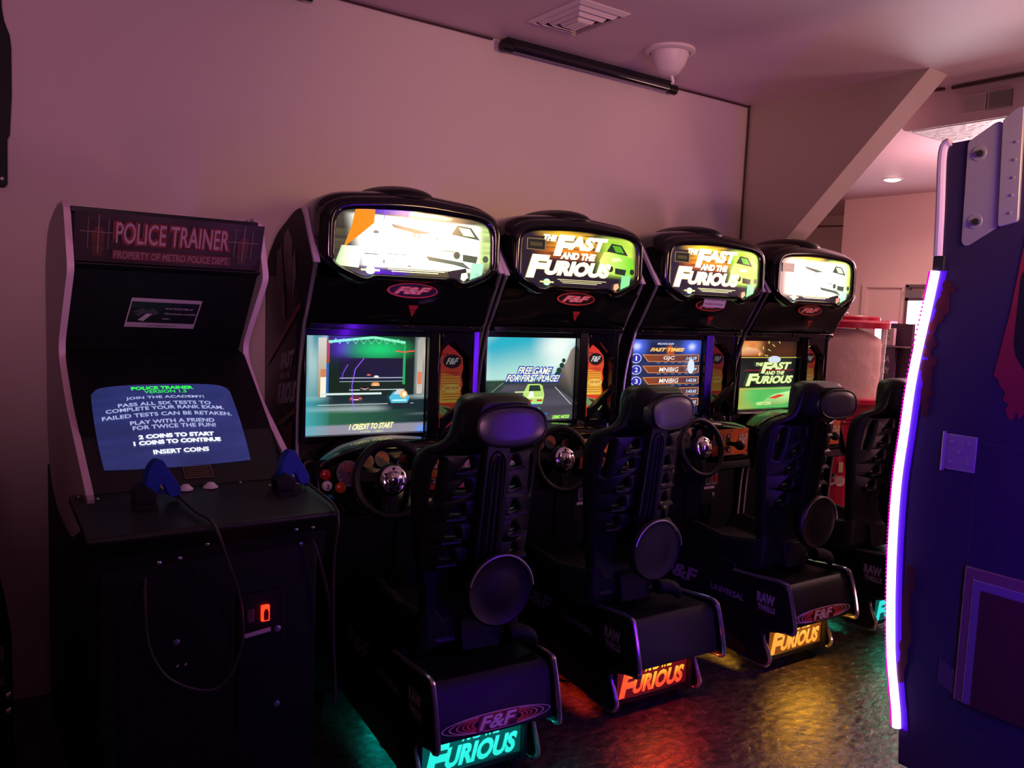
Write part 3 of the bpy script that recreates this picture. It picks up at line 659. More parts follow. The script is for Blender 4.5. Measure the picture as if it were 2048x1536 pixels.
def ped_side_pic():
    p = Pic()
    ink = (.36, .30, .36); red = (.10, .012, .012)
    # u: metres from the front (0) to the rear (.90), v: height in metres
    p.poly([(.10, .20), (.50, .17), (.68, .12), (.735, .07), (.72, .05), (.30, .06), (.05, .08)], (.055, .010, .010))
    p.ring(.30, .325, .20, .062, .006, (.07, .03, .04)); p.text('F&F', (.165, .285, .415, .365), (.05, .012, .015), .10, .02, 0); p.text('F&F', (.17, .290, .41, .360), ink, .03, .02)
    p.ring(.60, .315, .045, .04, .003, (.05, .04, .06)); p.text('UNIVERSAL', (.50, .298, .70, .328), ink, .02)
    p.ell(.825, .330, .052, .060, (.035, .008, .01)); p.text('RAW', (.775, .328, .875, .375), ink, .06); p.text('THRILLS', (.782, .295, .880, .322), ink, .05)
    p.ell(.62, .10, .02, .016, (.05, .04, .04))
    return p
def ped_rear_pic():
    p = Pic()
    for k, rx in enumerate((.49, .43, .37, .32, .28, .24)):
        c = mix((.85, .62, .55), (.80, .07, .05), sst(0, 3, k)); p.ring(.5, .40, rx, .36-.02*k, .035, c, tx=.012+.003*k)
    p.poly([(.30, .14), (.34, .70), (.70, .70), (.66, .10)], (.06, .010, .012))
    p.text('F&F', (.305, .10, .695, .72), (.42, .03, .03), .12, .06); p.text('F&F', (.325, .15, .675, .67), (1.0, .75, .85), .03, .055)
    return p
def seat_curve():
    out = [(-.10, 1.318), (0, 1.326), (.10, 1.318), (.128, 1.285), (.138, 1.205), (.158, 1.168), (.205, 1.148), (.226, 1.10), (.226, 1.0), (.212, .86), (.195, .70), (.175, .55), (.15, .47)]
    out = out+[(-x, z) for x, z in reversed(out) if abs(x) > .001][:-1]+[(-.10, 1.318)] if False else out+[(-x, z) for x, z in out[::-1][:-3]]
    holes = []
    for s in (-1, 1):
        holes.append([(s*.190, 1.075), (s*.176, 1.12), (s*.160, 1.118), (s*.164, 1.03), (s*.172, .965), (s*.192, .97)])
        for k in range(5):
            z = 1.118-.078*k; x0 = .068+.010*k
            holes.append([(s*(x0+.004), z+.006), (s*(x0+.020), z+.006), (s*(x0+.048), z-.034), (s*(x0-.006), z-.034)])
    return out, holes
def seat_mesh():
    out, holes = seat_curve()
    cu = bpy.data.curves.new('seat', 'CURVE'); cu.dimensions = '2D'; cu.fill_mode = 'BOTH'; cu.extrude = .010; cu.bevel_depth = .013; cu.bevel_resolution = 3; cu.offset = -.010
    for pts in [rpoly(out, .03, 3)]+[rpoly(h, .006, 2) for h in holes]:
        sp = cu.splines.new('POLY'); sp.points.add(len(pts)-1); sp.use_cyclic_u = True
        for q, pt in zip(pts, sp.points): pt.co = (q[0], q[1], 0, 1)
    o = bpy.data.objects.new('t', cu); C.objects.link(o); dg = bpy.context.evaluated_depsgraph_get()
    me = bpy.data.meshes.new_from_object(o.evaluated_get(dg)); bpy.data.objects.remove(o); bpy.data.curves.remove(cu)
    for v in me.vertices:
        x, z, t = v.co
        v.co = (x, -.835+(1.2-z)*.13-t+.09*(abs(x)/.22)**3, z)
    me.shade_smooth(); me.set_sharp_from_angle(angle=math.radians(40)); me.materials.clear(); return me
def b_headbox(m):
    P = rpoly([(-.128, 1.19), (-.122, 1.30), (-.09, 1.328), (.09, 1.328), (.122, 1.30), (.128, 1.19), (.10, 1.165), (-.10, 1.165)], .03, 4)
    def R(s, y): return [(p[0]*s, y, 1.24+(p[1]-1.24)*s) for p in P]
    m.rings([R(.9, -.765), R(1.0, -.79), R(1.02, -.84), R(.98, -.875), R(.86, -.893), R(.78, -.915)])
def b_bolster(m):
    for s in (-1, 1):
        path = smooth_path([(s*.10, -.865, 1.165), (s*.175, -.835, 1.148), (s*.212, -.80, 1.10), (s*.216, -.775, 1.0), (s*.205, -.75, .86), (s*.190, -.725, .70), (s*.170, -.70, .56)], 5)
        m.tube(path, [.012+.016*sst(0, 8, k)-.006*sst(20, 30, k) for k in range(len(path))], 10)
def b_spine(m):
    def sec(z, w, y): return [(-w, y+.02, z), (-w, y-.005, z), (-w*.86, y-.016, z), (w*.86, y-.016, z), (w, y-.005, z), (w, y+.02, z)]
    m.rings([sec(1.19, .042, -.862), sec(1.14, .048, -.860), sec(.95, .052, -.838), sec(.78, .056, -.815), sec(.70, .05, -.80)])
def b_spinerib(m):
    for x in (-.018, 0, .018): m.tube([(x*.8, -.878, 1.13), (x, -.870, 1.06), (x*1.15, -.855, .92), (x*1.25, -.834, .78)], .0045, 6)
    m.tube(smooth_path([(-.030, -.834, .78), (-.028, -.870, 1.06), (-.022, -.878, 1.125), (0, -.881, 1.145), (.022, -.878, 1.125), (.028, -.870, 1.06), (.030, -.834, .78)], 4), .004, 6)
def b_slat(m): m.prism([(.012, .012), (-.006, .002), (-.008, -.004), (.012, -.010)], -.034, .034, 'x')
def b_padrim(m, sx=1): m.tube([(.116*math.copysign(abs(math.cos(a))**.8, math.cos(a)), .0, .062*math.copysign(abs(math.sin(a))**.8, math.sin(a))) for a in [2*PI*k/40 for k in range(40)]], .006, 8, closed=True)
def b_pad(m):
    def R(s, y): return [(.113*s*math.copysign(abs(math.cos(a))**.8, math.cos(a)), y, .059*s*math.copysign(abs(math.sin(a))**.8, math.sin(a))) for a in [2*PI*k/40 for k in range(40)]]
    m.rings([R(1.02, .05), R(1.03, .0), R(.97, -.004), R(.6, -.0062), R(.25, -.007)])
def b_disc(m): m.lathe([(.10, .06), (.122, .03), (.124, .0), (.116, -.008), (.108, -.004), (.06, -.008), (.01, -.010)], (0, 0, 0), 'y', 36)
def b_discrim(m): m.tube([(.120*math.cos(a), -.004, .120*math.sin(a)) for a in [PI*(.02+.9*k/20) for k in range(21)]], .0035, 8)
def b_cushion(m):
    def sec(y, w, h, zb=.43): return [(-w, y, zb), (-w, y, h+.05), (-w*.85, y, h+.06), (-w*.6, y, h), (w*.6, y, h), (w*.85, y, h+.06), (w, y, h+.05), (w, y, zb)]
    m.rings([sec(-.74, .18, .56, .46), sec(-.70, .20, .53), sec(-.5, .205, .50), sec(-.30, .20, .52), sec(-.24, .17, .50)])
def b_mount(m): m.prism([(-.78, .45), (-.76, .56), (-.70, .58), (-.66, .45)], -.06, .09, 'x'); m.rings([[(x, y+.03*math.cos(a), z+.03*math.sin(a)) for a in [2*PI*j/12 for j in range(12)]] for x, y, z in ((.10, -.80, .50), (.15, -.815, .50), (.185, -.82, .485), (.20, -.82, .47))])
GLOWS = [((.02, .72, .62), (.0, .05, .045), (.05, .95, .85)), ((1.1, .07, .02), (.07, .002, .004), (1.3, .85, .05)), ((1.1, .34, .04), (.16, .035, .004), (1.3, .65, .10)), ((.02, .60, .55), (.0, .05, .045), (.05, .9, .8))]
LOC = [(1.2875, -.5986, -.0927), (2.1718, -.52, -.0593), (3.0402, -.5537, -.0351), (3.8853, -.5553, -.032)]
LBL = ['black sit-down racing machine with a tunnel race on its screen and a teal sign',
       'black sit-down racing machine with a blue sky race and a red sign',
       'black sit-down racing machine showing a list of best times, paper note on its brow',
       'black sit-down racing machine farthest from the camera, showing a title screen with yellow green letters']
SEATX = [.012, -.095, .017, -.12]
def racer(i):
    t = empty('racing_arcade_machine', (LOC[i][0], LOC[i][1], 0), LOC[i][2], LBL[i], 'arcade machine', 'sit-down racing machines in a row along the wall')
    part('cabinet_body', 'body', b_body, M['satin'], t)
    for s in (-1, 1):
        o = part('side_panel', 'side', b_sidepanel, M['matte'], t); o.location.x = s*.384
        e = part('edge_molding', 'edge', b_edge, M['tmold'], o)
        f = part('edge_fin', 'fin', b_fin, M['fin'], o, label='pale lilac edge trim')
        if i == 0 and s < 0:
            p = Pic(); U = lambda y: (.54-y)
            p.bg(side_pic(), 16, 40, (.02, .95, .50, 1.70)); g = (.34, .31, .33)
            # soft brown and grey shapes of the poster art
            p.poly([(.30, 1.86), (.36, 1.89), (.43, 1.83), (.44, 1.70), (.40, 1.62), (.34, 1.68), (.29, 1.78)], (0.070, 0.052, 0.048)); p.poly([(.36, 1.84), (.42, 1.83), (.43, 1.72), (.38, 1.70)], (0.120, 0.080, 0.068)); p.poly([(.44, 1.76), (.47, 1.80), (.49, 1.70), (.44, 1.60)], (0.150, 0.130, 0.140))
            p.poly([(.20, 1.80), (.27, 1.82), (.31, 1.70), (.33, 1.55), (.27, 1.52), (.20, 1.62)], (0.060, 0.032, 0.032)); p.poly([(.29, 1.66), (.33, 1.62), (.345, 1.52), (.30, 1.54)], (0.180, 0.070, 0.060))
            p.poly([(.06, 1.34), (.56, 1.60), (.565, 1.575), (.06, 1.31)], (0.200, 0.032, 0.024))
            p.text('FAST', (.28, 1.315, .50, 1.385), g, .06, .03, .03); p.text('AND THE', (.28, 1.275, .44, 1.300), g, .03, .01, .02); p.text('FURIOUS', (.24, 1.165, .54, 1.255), g, .06, .03, .04)
            p.poly([(.06, 1.02), (.52, 1.185), (.52, 1.165), (.06, 1.0)], (0.150, 0.120, 0.044))
            p.poly([(.36, 1.08), (.49, 1.13), (.485, .98), (.42, .92)], (0.110, 0.036, 0.020))
            for k, (x, z, tt) in enumerate(((.34, 1.08, '120'), (.37, 1.00, '130'), (.41, .93, '140'))): p.text(tt, (x-.03, z-.02, x+.05, z+.02), (0.170, 0.160, 0.110), .03, .02, .02); p.rect(x+.065, z-.005, x+.09, z+.015, (0.160, 0.140, 0.100))
            p.build('side_art', lambda u, v, off: (-.0095-off*2, .54-u, v), art_mat('print'), o)
    h = part('marquee_housing', 'housing', b_housing, M['gloss'], t, ang=50); part('hump', 'hump', b_hump, M['satin'], h, ang=60)
    Pic_ = picpart('marquee', 'mq%d' % i, marquee_pic(i), mq_map, art_mat('lit', (1.0, 1.25, 1.4, 1.0)[i]), t, .0003)
    br = part('brow', 'brow', b_brow, M['gloss'], t, ang=50)
    picpart('oval_badge', 'oval', lambda: badge(Pic(), .5, .5, .5, .5), plane_map((-.105, -.156, 1.628), (.215, 0, 0), (0, -.012, .058), (0, -1, -.2)), art_mat('print'), br)
    picpart('red_arrow', 'arrow', lambda: Pic().poly([(.2, .9), (.8, .9), (.5, 0)], (.35, .02, .02)).rect(.2, .5, .8, .55, (.03, .0, .0)), plane_map((-.03, -.152, 1.555), (.07, 0, 0), (0, -.018, .05), (0, -1, -.2)), art_mat('print'), br)
    part('bezel_bar', 'bzl', b_bezelbar, M['gloss'], t, bevel=.003)
    part('screen_surround', 'sur', b_surround, M['gloss'], t, bevel=.003)
    part('card_recess', 'rec', b_recess, M['matte'], t)
    picpart('screen', 'scr%d' % i, screen_pic(i), plane_map((-.362, .022, 1.073), (.508, 0, 0), (0, 0, .400), (0, -1, 0)), art_mat('lit', (1.15, 1.05, 1.0, .9)[i]), t, .0003)
    c = picpart('instruction_card', 'card', card_pic, plane_map((.200, .012, 1.085), (.135, 0, 0), (0, 0, .355), (0, -1, 0)), art_mat('print'), t)
    if i == 1: c.data = c.data.copy(); c.data.materials.clear(); c.data.materials.append(art_mat('lit', .9))
    else: c.data = c.data.copy(); c.data.materials.clear(); c.data.materials.append(art_mat('lit', (.22, 0, .13, .2)[i]))
    d = part('dashboard', 'dash', b_dash, M['gloss'], t, ang=45); part('dash_lip', 'dlip', b_dashlip, M['gloss'], d)
    fy = lambda z: -.138-(1.06-z)*.3
    for k, (x, z, r, c1, c2) in enumerate(((-.245, .955, .047, (.10, .06, .12), (.25, .08, .10)), (-.165, .995, .026, (.30, .20, .04), (.35, .22, .05)), (-.105, 1.0, .03, (.06, .05, .05), (.50, .14, .03)), (-.01, .975, .036, (.05, .04, .04), (.25, .05, .03)))):
        g = picpart('gauge', 'g%d' % k, gauge_pic(c1, c2), plane_map((x-r, fy(z-r)-.004, z-r), (2*r, 0, 0), (0, .3*2*r, 2*r), (0, -1, .3)), art_mat('print'), d)
    for k, (x, z, mm, tx) in enumerate(((-.335, .955, 'btn_r', ''), (-.332, .915, 'white', '2'), (-.280, .905, 'btn_o', ''), (-.325, .870, 'btn_b', '3'), (.055, .905, 'btn_g', ''))):
        r = (.018, .017, .019, .013, .016)[k]
        part('button', 'bt%d' % k, lambda m: m.lathe([(r*1.15, .0), (r*1.15, -.006), (r, -.012), (r*.6, -.016), (.001, -.017)], (x, fy(z), z), 'y', 18), M[mm], d)
        if tx: picpart('button_number', 'btn%d' % k, lambda: Pic().text(tx, (0, 0, 1, 1), (.02, .02, .02), .03), plane_map((x-.006, fy(z)-.018, z-.008), (.012, 0, 0), (0, 0, .016), (0, -1, 0)), art_mat('print'), d)
    pod = part('shifter_pod', 'pod', b_pod, M['gloss'], t, ang=45)
    picpart('shifter_plate', 'podart', dashplate_pic, plane_map((.035, -.2065, .872), (.270, 0, 0), (0, 0, .140), (0, -1, 0)), art_mat('print'), pod)
    part('shift_knob', 'knob', b_knob, M['satin'], pod)
    W_ = bpy.data.objects.new('steering_wheel', None); C.objects.link(W_); W_.parent = t; W_.location = (-.105, -.262, .938); W_.rotation_euler = (math.radians(-16), 0, 0); W_.empty_display_size = .05
    W_['label'] = 'black steering wheel with chrome hub'
    part('rim', 'rim', b_wheelrim, M['seat'], W_); part('spokes', 'spk', b_wheelspokes, M['satin'], W_); part('hub', 'hub', b_wheelhub, M['chrome'], W_); part('hub_bolts', 'hbo', b_wheelbolt, M['rubber'], W_); part('column', 'col', b_column, M['satin'], W_)
    cd = part('coin_door', 'cdoor', b_coindoor, M['matte'], t, bevel=.002); part('coin_door_seams', 'cds', b_coinline, M['satin'], cd)
    for x in (.138, .186):
        q = part('coin_slot', 'cslot', b_coinbox, M['brush'], cd); q.location = (x, -.09, .722)
        q2 = part('coin_button', 'cbut%d' % (x > .15), lambda m: m.box((x-.010, -.103, .705), (x+.012, -.097, .742)), M['btn_r'] if x > .15 else M['coindull'], cd)
    part('coin_label', 'clab', lambda m: m.box((.115, -.091, .667), (.195, -.087, .681)), M['label'], cd, label='white paper strip')
    part('lock', 'clock', lambda m: m.lathe([(.013, -.087), (.013, -.096), (.009, -.099), (.001, -.099)], (.184, 0, .632), 'y', 14), M['brush'], cd)
    # pedestal
    pb = part('pedestal', 'pb', b_pedbody, M['satin'], t, bevel=.004)
    for s in (-1, 1):
        o = part('pedestal_side', 'pp', b_pedplate, M['matte'], t); o.location.x = s*.222
        r = part('clear_edge_rail', 'pr', b_pedrail, M['tmold'], o)
        if s < 0: picpart('side_lettering', 'psl', ped_side_pic, plane_map((-.0095, 0, 0), (0, -1, 0), (0, 0, 1), (-1, 0, 0)), art_mat('print'), o)
        for y in (-.79, -.45):
            f = part('leveler_foot', 'ft', b_foot, M['rubber'], t); f.location = (s*.17, y, 0)
    if i in (0, 2): picpart('rear_badge', 'prb', ped_rear_pic, plane_map((-.205, -.9655, .258), (.41, 0, 0), (0, .028*.75, .075), (0, -1, -.22)), art_mat('print'), pb)
    part('under_seat_sign_frame', 'sf', signframe, M['satin'], t)
    picpart('under_seat_sign', 'sg%d' % i, ped_sign_pic(*GLOWS[i]), plane_map((-.208, -.8395, .064), (.37, 0, 0), (0, 0, .172), (0, -1, 0)), art_mat('lit', 1.25), t)
    col = [(0, 1, .85), (1, .035, .012), (1, .44, .03), (0, 1, .5)][i]
    # the coloured lamp tube hidden under the rear lip and the one under the platform
    lm = 'underglow%d' % i; M[lm] = mat('coloured_lamp_tube', (.5, .5, .5), .4, emit=col, es=(7, 10, 14, 9)[i])
    M[lm+'h'] = mat('coloured_lamp_tube', (.5, .5, .5), .4, emit=col, es=(50, 100, 120, 60)[i])
    part('lamp_tube', 'lt%d' % i, lambda m: m.tube([(-.13, -.905, .252), (.13, -.905, .252)], .008, 8), M[lm+'h'], t)
    part('platform_lamp', 'pl%d' % i, lambda m: m.tube([(-.15, -.60, .085), (-.15, -.20, .085)], .010, 8), M[lm], t)
    # seat
    st = bpy.data.objects.new('racing_seat', None); C.objects.link(st); st.parent = t; st.location = (SEATX[i], 0, 0)
    st['label'] = 'black plastic bucket seat with slotted back'
    if 'seatm' not in _mc: _mc['seatm'] = seat_mesh()
    link('backrest', _mc['seatm'], M['seat'], st)
    part('headrest', 'hb', b_headbox, M['seat'], st, ang=60); part('spine', 'sp', b_spine, M['seat'], st); part('spine_ribs', 'spr', b_spinerib, M['seat'], st)
    for s in (-1, 1):
        for k in range(5):
            z = 1.075-.078*k; q = part('slat', 'sl', b_slat, M['seat'], st); q.location = (s*(.096+.010*k), -.846+(1.2-z)*.13, z)
    pd = part('headrest_pad', 'pad', b_pad, M['pad'], st, ang=60); pd.location = (.012, -.935, 1.236); pd.rotation_euler = (math.radians(-5), math.radians(-2), math.radians((-7, 8, -4, 8)[i]))
    pr = part('pad_rim', 'padr', b_padrim, M['seat'], st); pr.location = (.012, -.935, 1.236); pr.rotation_euler = pd.rotation_euler
    dk = part('recliner_disc', 'disc', b_disc, M['seat'], st); dk.location = (.03, -.862, .68)
    dr = part('disc_rim', 'discr', b_discrim, M['brush'], st); dr.location = (.03, -.872, .68)
    part('cushion', 'cush', b_cushion, M['matte'], st, bevel=.012); part('seat_mount', 'mnt', b_mount, M['matte'], st, bevel=.006)
    return t
for i in range(4): racer(i)

# ------------------------------------------------------------------ the target game with two guns
def trainer():
    t = empty('arcade_cabinet', (.39, -.7, 0), 0, 'upright black arcade cabinet with pale edge strips, blue text screen and two blue guns', 'arcade machine')
    T = lambda p: (p[0]-.39, p[1]+.7, p[2])
    def P(name, mb, m, parent=t, bevel=0, **k):
        mb.v = [T(v) for v in mb.v]; return mb.build(name, m, parent, bevel, **k)
    F = [(-.70, 1.865), (-.775, 1.675), (-.53, 1.41), (-.72, 1.25), (-1.09, 1.045)]
    prof = [(-.62, 1.885), (-.70, 1.865), (-.775, 1.675), (-.53, 1.41), (-.74, 1.24), (-1.10, 1.035), (-1.08, .96), (-.80, .84), (-.48, .86), (-.30, .93), (-.22, 1.08), (-.215, 1.70), (-.30, 1.82), (-.46, 1.865)]
    for s, x in ((-1, .080), (1, .700)):
        pts = rpoly([(-.64, 1.888)]+F+[(-1.1, 1.04)], [.001, .015, .03, .08, .08, .001, .001], 5)
        pts = [(-.64, 1.888)]+[p for p in pts if p[1] > 1.03 and p != (-.64, 1.888)]
        back = rpoly([(-1.12, 1.03), (-1.10, .98), (-1.06, .94), (-.80, .84), (-.48, .86), (-.30, .93), (-.22, 1.08), (-.215, 1.70), (-.30, 1.82), (-.46, 1.865), (-.60, 1.888)], [.001, .02, .02, .05, .08, .08, .05, .05, .06, .05, .02], 4)
        sp = P('side_panel', MB().prism(pts[1:]+back, x, x-s*.018, 'x'), M['laminate'])
        # white strip on the front edge
        m = MB(); rs = [[(x+s*.001, p[0], p[1]), (x-s*.019, p[0], p[1]), (x-s*.019, p[0]-.005, p[1]-.001), (x+s*.001, p[0]-.005, p[1]-.001)] for p in pts[1:]]
        m.rings(rs); P('edge_strip', m, M['ptedge'], sp, label=None) if False else P('edge_strip', m, M['ptedge'], sp)
    # cabinet box behind and below
    b = MB(); b.prism([(-.62, 1.87), (-.66, 1.86), (-.66, 1.70), (-.44, 1.42), (-.575, 1.395), (-1.06, 1.02), (-1.0, .95), (-.24, .95), (-.24, 1.70), (-.36, 1.84)], .098, .682, 'x')
    P('cabinet_body', b, M['matte'])
    lb = P('lower_body', MB().prism([(-1.265, .975), (-1.265, .02), (-.15, .02), (-.15, .96), (-1.0, .96)], .086, .694, 'x'), M['matte'], bevel=.006)
    # marquee
    def mq():
        def bg(u, v): return mix((.030, .020, .022), (.085, .055, .065), vno(u*5+2, v*3, 2)*sst(.8, .3, abs(u-.5)*1.3)+.3*sst(.75, 1, v))
        p = Pic().bg(bg, 24, 8); R_ = (.22, .035, .04); I = (.42, .27, .33)
        for cx in (.115, .885):
            p.ell(cx, .52, .032, .20, (.13, .045, .03)); p.poly([(cx-.03, .42), (cx+.03, .42), (cx+.025, .12), (cx-.025, .12)], (.09, .045, .035))
            for (a, b_) in (((cx-.05, .88), (cx+.05, .88)), ((cx+.05, .88), (cx+.05, .28)), ((cx+.05, .28), (cx-.05, .28)), ((cx-.05, .28), (cx-.05, .88))): p.line([a, b_], .004, (.20, .14, .16), 1)
            p.line([(cx-.09, .60), (cx+.09, .60)], .012, (.30, .22, .26)); p.line([(cx, .95), (cx, .18)], .004, (.30, .22, .26))
        p.text('POLICE TRAINER', (.185, .36, .815, .86), R_, .10); p.text('POLICE TRAINER', (.20, .40, .80, .83), I, .012)
        p.rect(.185, .07, .82, .27, (.14, .035, .04)); p.text('PROPERTY OF METRO POLICE DEPT.', (.195, .09, .81, .24), (.30, .17, .20), .02)
        return p
    m = mq(); o = m.build('marquee', lambda u, v, off: T((.100+.580*u, -.735+.055*(1-v)-.055-off, 1.700+.150*v)), art_mat('print'), t)
    P('marquee_holder', MB().box((.098, -.715, 1.850), (.682, -.60, 1.868)).prism([(-.745, 1.696), (-.745, 1.690), (-.60, 1.640), (-.60, 1.70)], .098, .682, 'x'), M['satin'], bevel=.002)
    # hood panel and monitor bezel
    P('hood', MB().prism([(-.715, 1.69), (-.50, 1.405), (-.47, 1.41), (-.69, 1.70)], .098, .682, 'x'), M['matte'])
    P('monitor_bezel', MB().prism([(-.50, 1.405), (-.575, 1.385), (-1.055, 1.030), (-1.04, 1.01), (-.55, 1.36), (-.47, 1.40)], .098, .682, 'x'), M['panelgrey'])
    nrm = Vector((0, -.355, .48)).normalized()
    def sc(u, v, off):
        # bulged tube face lying on the sloped bezel
        x = .148+.432*u+.008*(v-.5); s = v; y = -.985+(-.690+.985)*s; z = 1.080+(1.300-1.080)*s
        # rounded sides
        bu = .018*(1-(2*u-1)**2)*(1-(2*v-1)**2)
        edge = .006*(1-(2*v-1)**2)*(2*u-1); ez = .007*(1-(2*u-1)**2)*(2*v-1)
        q = Vector((x+edge, y+ez*.8, z+ez*.6))+nrm*(.004+bu+off); return T(q)
    def scp():
        def bg(u, v): return mix((.018, .025, .11), (.036, .043, .21), vno(u*3, v*26, 1)*.6+.5*vno(u*5, v*3, 3))
        p = Pic().bg(bg, 28, 20); Wt = (.55, .60, 1.0); G = (.05, 1.1, .12); B = (1.3, 1.35, 1.6)
        L = [('POLICE TRAINER', .275, .725, .905, .955, G, .05), ('VERSION 1.5', .36, .665, .850, .895, G, .01), ('JOIN THE ACADEMY!', .225, .78, .765, .81, Wt, .02),
             ('PASS ALL SIX TESTS TO', .165, .815, .685, .73, Wt, .02), ('COMPLETE YOUR RANK EXAM.', .08, .90, .625, .67, Wt, .02), ('FAILED TESTS CAN BE RETAKEN.', .05, .945, .545, .59, Wt, .02),
             ('PLAY WITH A FRIEND', .22, .80, .455, .50, Wt, .02), ('FOR TWICE THE FUN!', .23, .80, .395, .44, Wt, .02),
             ('2 COINS TO START', .255, .77, .29, .335, B, .055), ('1 COINS TO CONTINUE', .215, .81, .225, .27, B, .055), ('INSERT COINS', .33, .71, .125, .17, B, .04)]
        for tx, a, b_, c, d, col, bo in L: p.text(tx, (a, c, b_, d), col, bo, 0, 0)
        return p
    scp().build('screen', sc, art_mat('lit', .85), t)
    # framed maker's sign on the hood, placard under the screen
    def sg():
        p = Pic().rect(0, 0, 1, 1, (.50, .40, .46)); p.rect(.02, .17, .98, .88, (.012, .010, .014))
        g = (.07, .06, .08); l = (.55, .48, .52)
        p.poly([(.10, .45), (.20, .62), (.28, .56), (.16, .38)], g); p.poly([(.24, .60), (.34, .68), (.44, .50), (.34, .42)], g); p.poly([(.16, .26), (.26, .50), (.34, .48), (.24, .22)], l); p.poly([(.06, .55), (.20, .68), (.22, .62), (.08, .50)], g)
        for k, tx in enumerate(('INCREDIBLE', 'TECHNOLOGIES', 'INC.')): p.text(tx, (.50, .66-.175*k, .50+(.40, .46, .12)[k], .72-.175*k), l, .01)
        p.text('www.itsgames.com', (.30, .05, .72, .12), (.05, .04, .05)); return p
    def hoodpt(x, z, off):
        y = -.715+(1.69-z)*(.215/.285); return T((x, y-.0035-off*.8, z-off*.6))
    sg().build('maker_sign', lambda u, v, off: hoodpt(.274+.228*u+.012*v, 1.492+.100*v-.004*u, off+.001), art_mat('print'), t)
    pl = Pic().rect(0, 0, 1, 1, (.22, .16, .08)); pl.rect(.03, .06, .97, .94, (.03, .022, .014))
    for k in range(4): pl.rect(.12, .20+.17*k, .88, .27+.17*k, (.16, .11, .05))
    pl.build('placard', lambda u, v, off: T((.362+.085*u, -1.035+.040*v, 1.0455+.030*v+.003+off)), art_mat('print'), t)
    # control panel
    cp = P('control_panel', MB().prism([(-1.04, 1.030), (-1.35, .982), (-1.357, .972), (-1.35, .962), (-1.02, 1.005)], .045, .728, 'x'), M['panelgrey'], bevel=.004)
    P('panel_front', MB().prism([(-1.345, .965), (-1.275, .905), (-1.25, .80), (-1.24, .97)], .060, .722, 'x'), M['matte'], bevel=.003)
    for x in (.352, .425): P('start_button', MB().lathe([(.022, 0), (.022, .004), (.016, .009), (.014, .011), (.009, .016), (.001, .017)], (x, -1.075, 1.024), 'z', 20), M['white'], cp, label=None) if False else P('start_button', MB().lathe([(.022, 0), (.022, .004), (.016, .009), (.014, .011), (.009, .016), (.001, .017)], (x, -1.075, 1.024), 'z', 20), M['white'], cp)
    for x, y, z in ((.066, -1.06, 1.0275), (.11, -1.085, 1.023), (.52, -1.06, 1.0275), (.60, -1.10, 1.02)): P('panel_screw', MB().lathe([(.005, 0), (.004, .003), (.001, .0035)], (x, y, z), 'z', 10), M['brush'], cp)
    for x, z in ((.613, .925), (.665, .925), (.642, .868), (.29, .875), (.235, .87), (.36, .91)):
        y = -1.345+(.965-z)*(.07/.06) if z > .905 else -1.2751+(.905-z)*.238
        P('bolt', MB().lathe([(.006, .002), (.006, -.002), (.001, -.004)], (x, y, z), 'y', 10), M['brush'], lb)
    for x in (.222, .628): P('holster', MB().prism([(x-.028, 1.0), (x-.034, 1.05), (x-.008, 1.075), (x+.028, 1.045), (x+.020, 1.0)], -1.185, -1.125, 'y').box((x-.035, -1.21, .995), (x+.025, -1.11, 1.018)), M['matte'], cp, bevel=.003)
    # coin door
    cd = P('coin_door', MB().box((.452, -1.274, .33), (.592, -1.262, .74)), M['satin'], bevel=.003)
    P('service_door', MB().box((.13, -1.270, .20), (.44, -1.262, .73)), M['matte'], bevel=.003)
    P('door_seam', MB().box((.456, -1.277, .60), (.588, -1.273, .603)).box((.456, -1.277, .50), (.588, -1.273, .503)), M['matte'], cd)
    P('coin_button', MB().box((.475, -1.284, .655), (.495, -1.272, .695)), M['coindull'], cd, .002)
    cb = P('coin_button', MB().box((.518, -1.284, .652), (.542, -1.272, .700)), M['coinred'], cd, .002); cb['label'] = 'red lit coin button'
    P('button_core', MB().prism([(.524, .656), (.523, .68), (.527, .690), (.534, .690), (.538, .68), (.538, .656)], -1.2855, -1.283, 'y'), M['btn_r'], cb)
    P('coin_label', MB().prism([(.470, .609), (.548, .616), (.548, .628), (.470, .621)], -1.2765, -1.273, 'y'), M['label'], cd)
    for x, z in ((.568, .620), (.568, .385)): P('lock', MB().lathe([(.010, .004), (.010, -.005), (.006, -.006), (.001, -.006)], (x, -1.274, z), 'y', 16), M['brush'], cd)
    P('lock', MB().lathe([(.009, .004), (.009, -.006), (.005, -.007), (.001, -.007)], (.279, -1.270, .637), 'y', 16), M['brush'], lb)
    for x in (.283, .305): P('white_sliver', MB().prism([(x-.004, .562), (x, .570), (x+.004, .566)], -1.274, -1.270, 'y'), M['white'], lb)  # two small white slivers on the service door front
    return t
trainer()
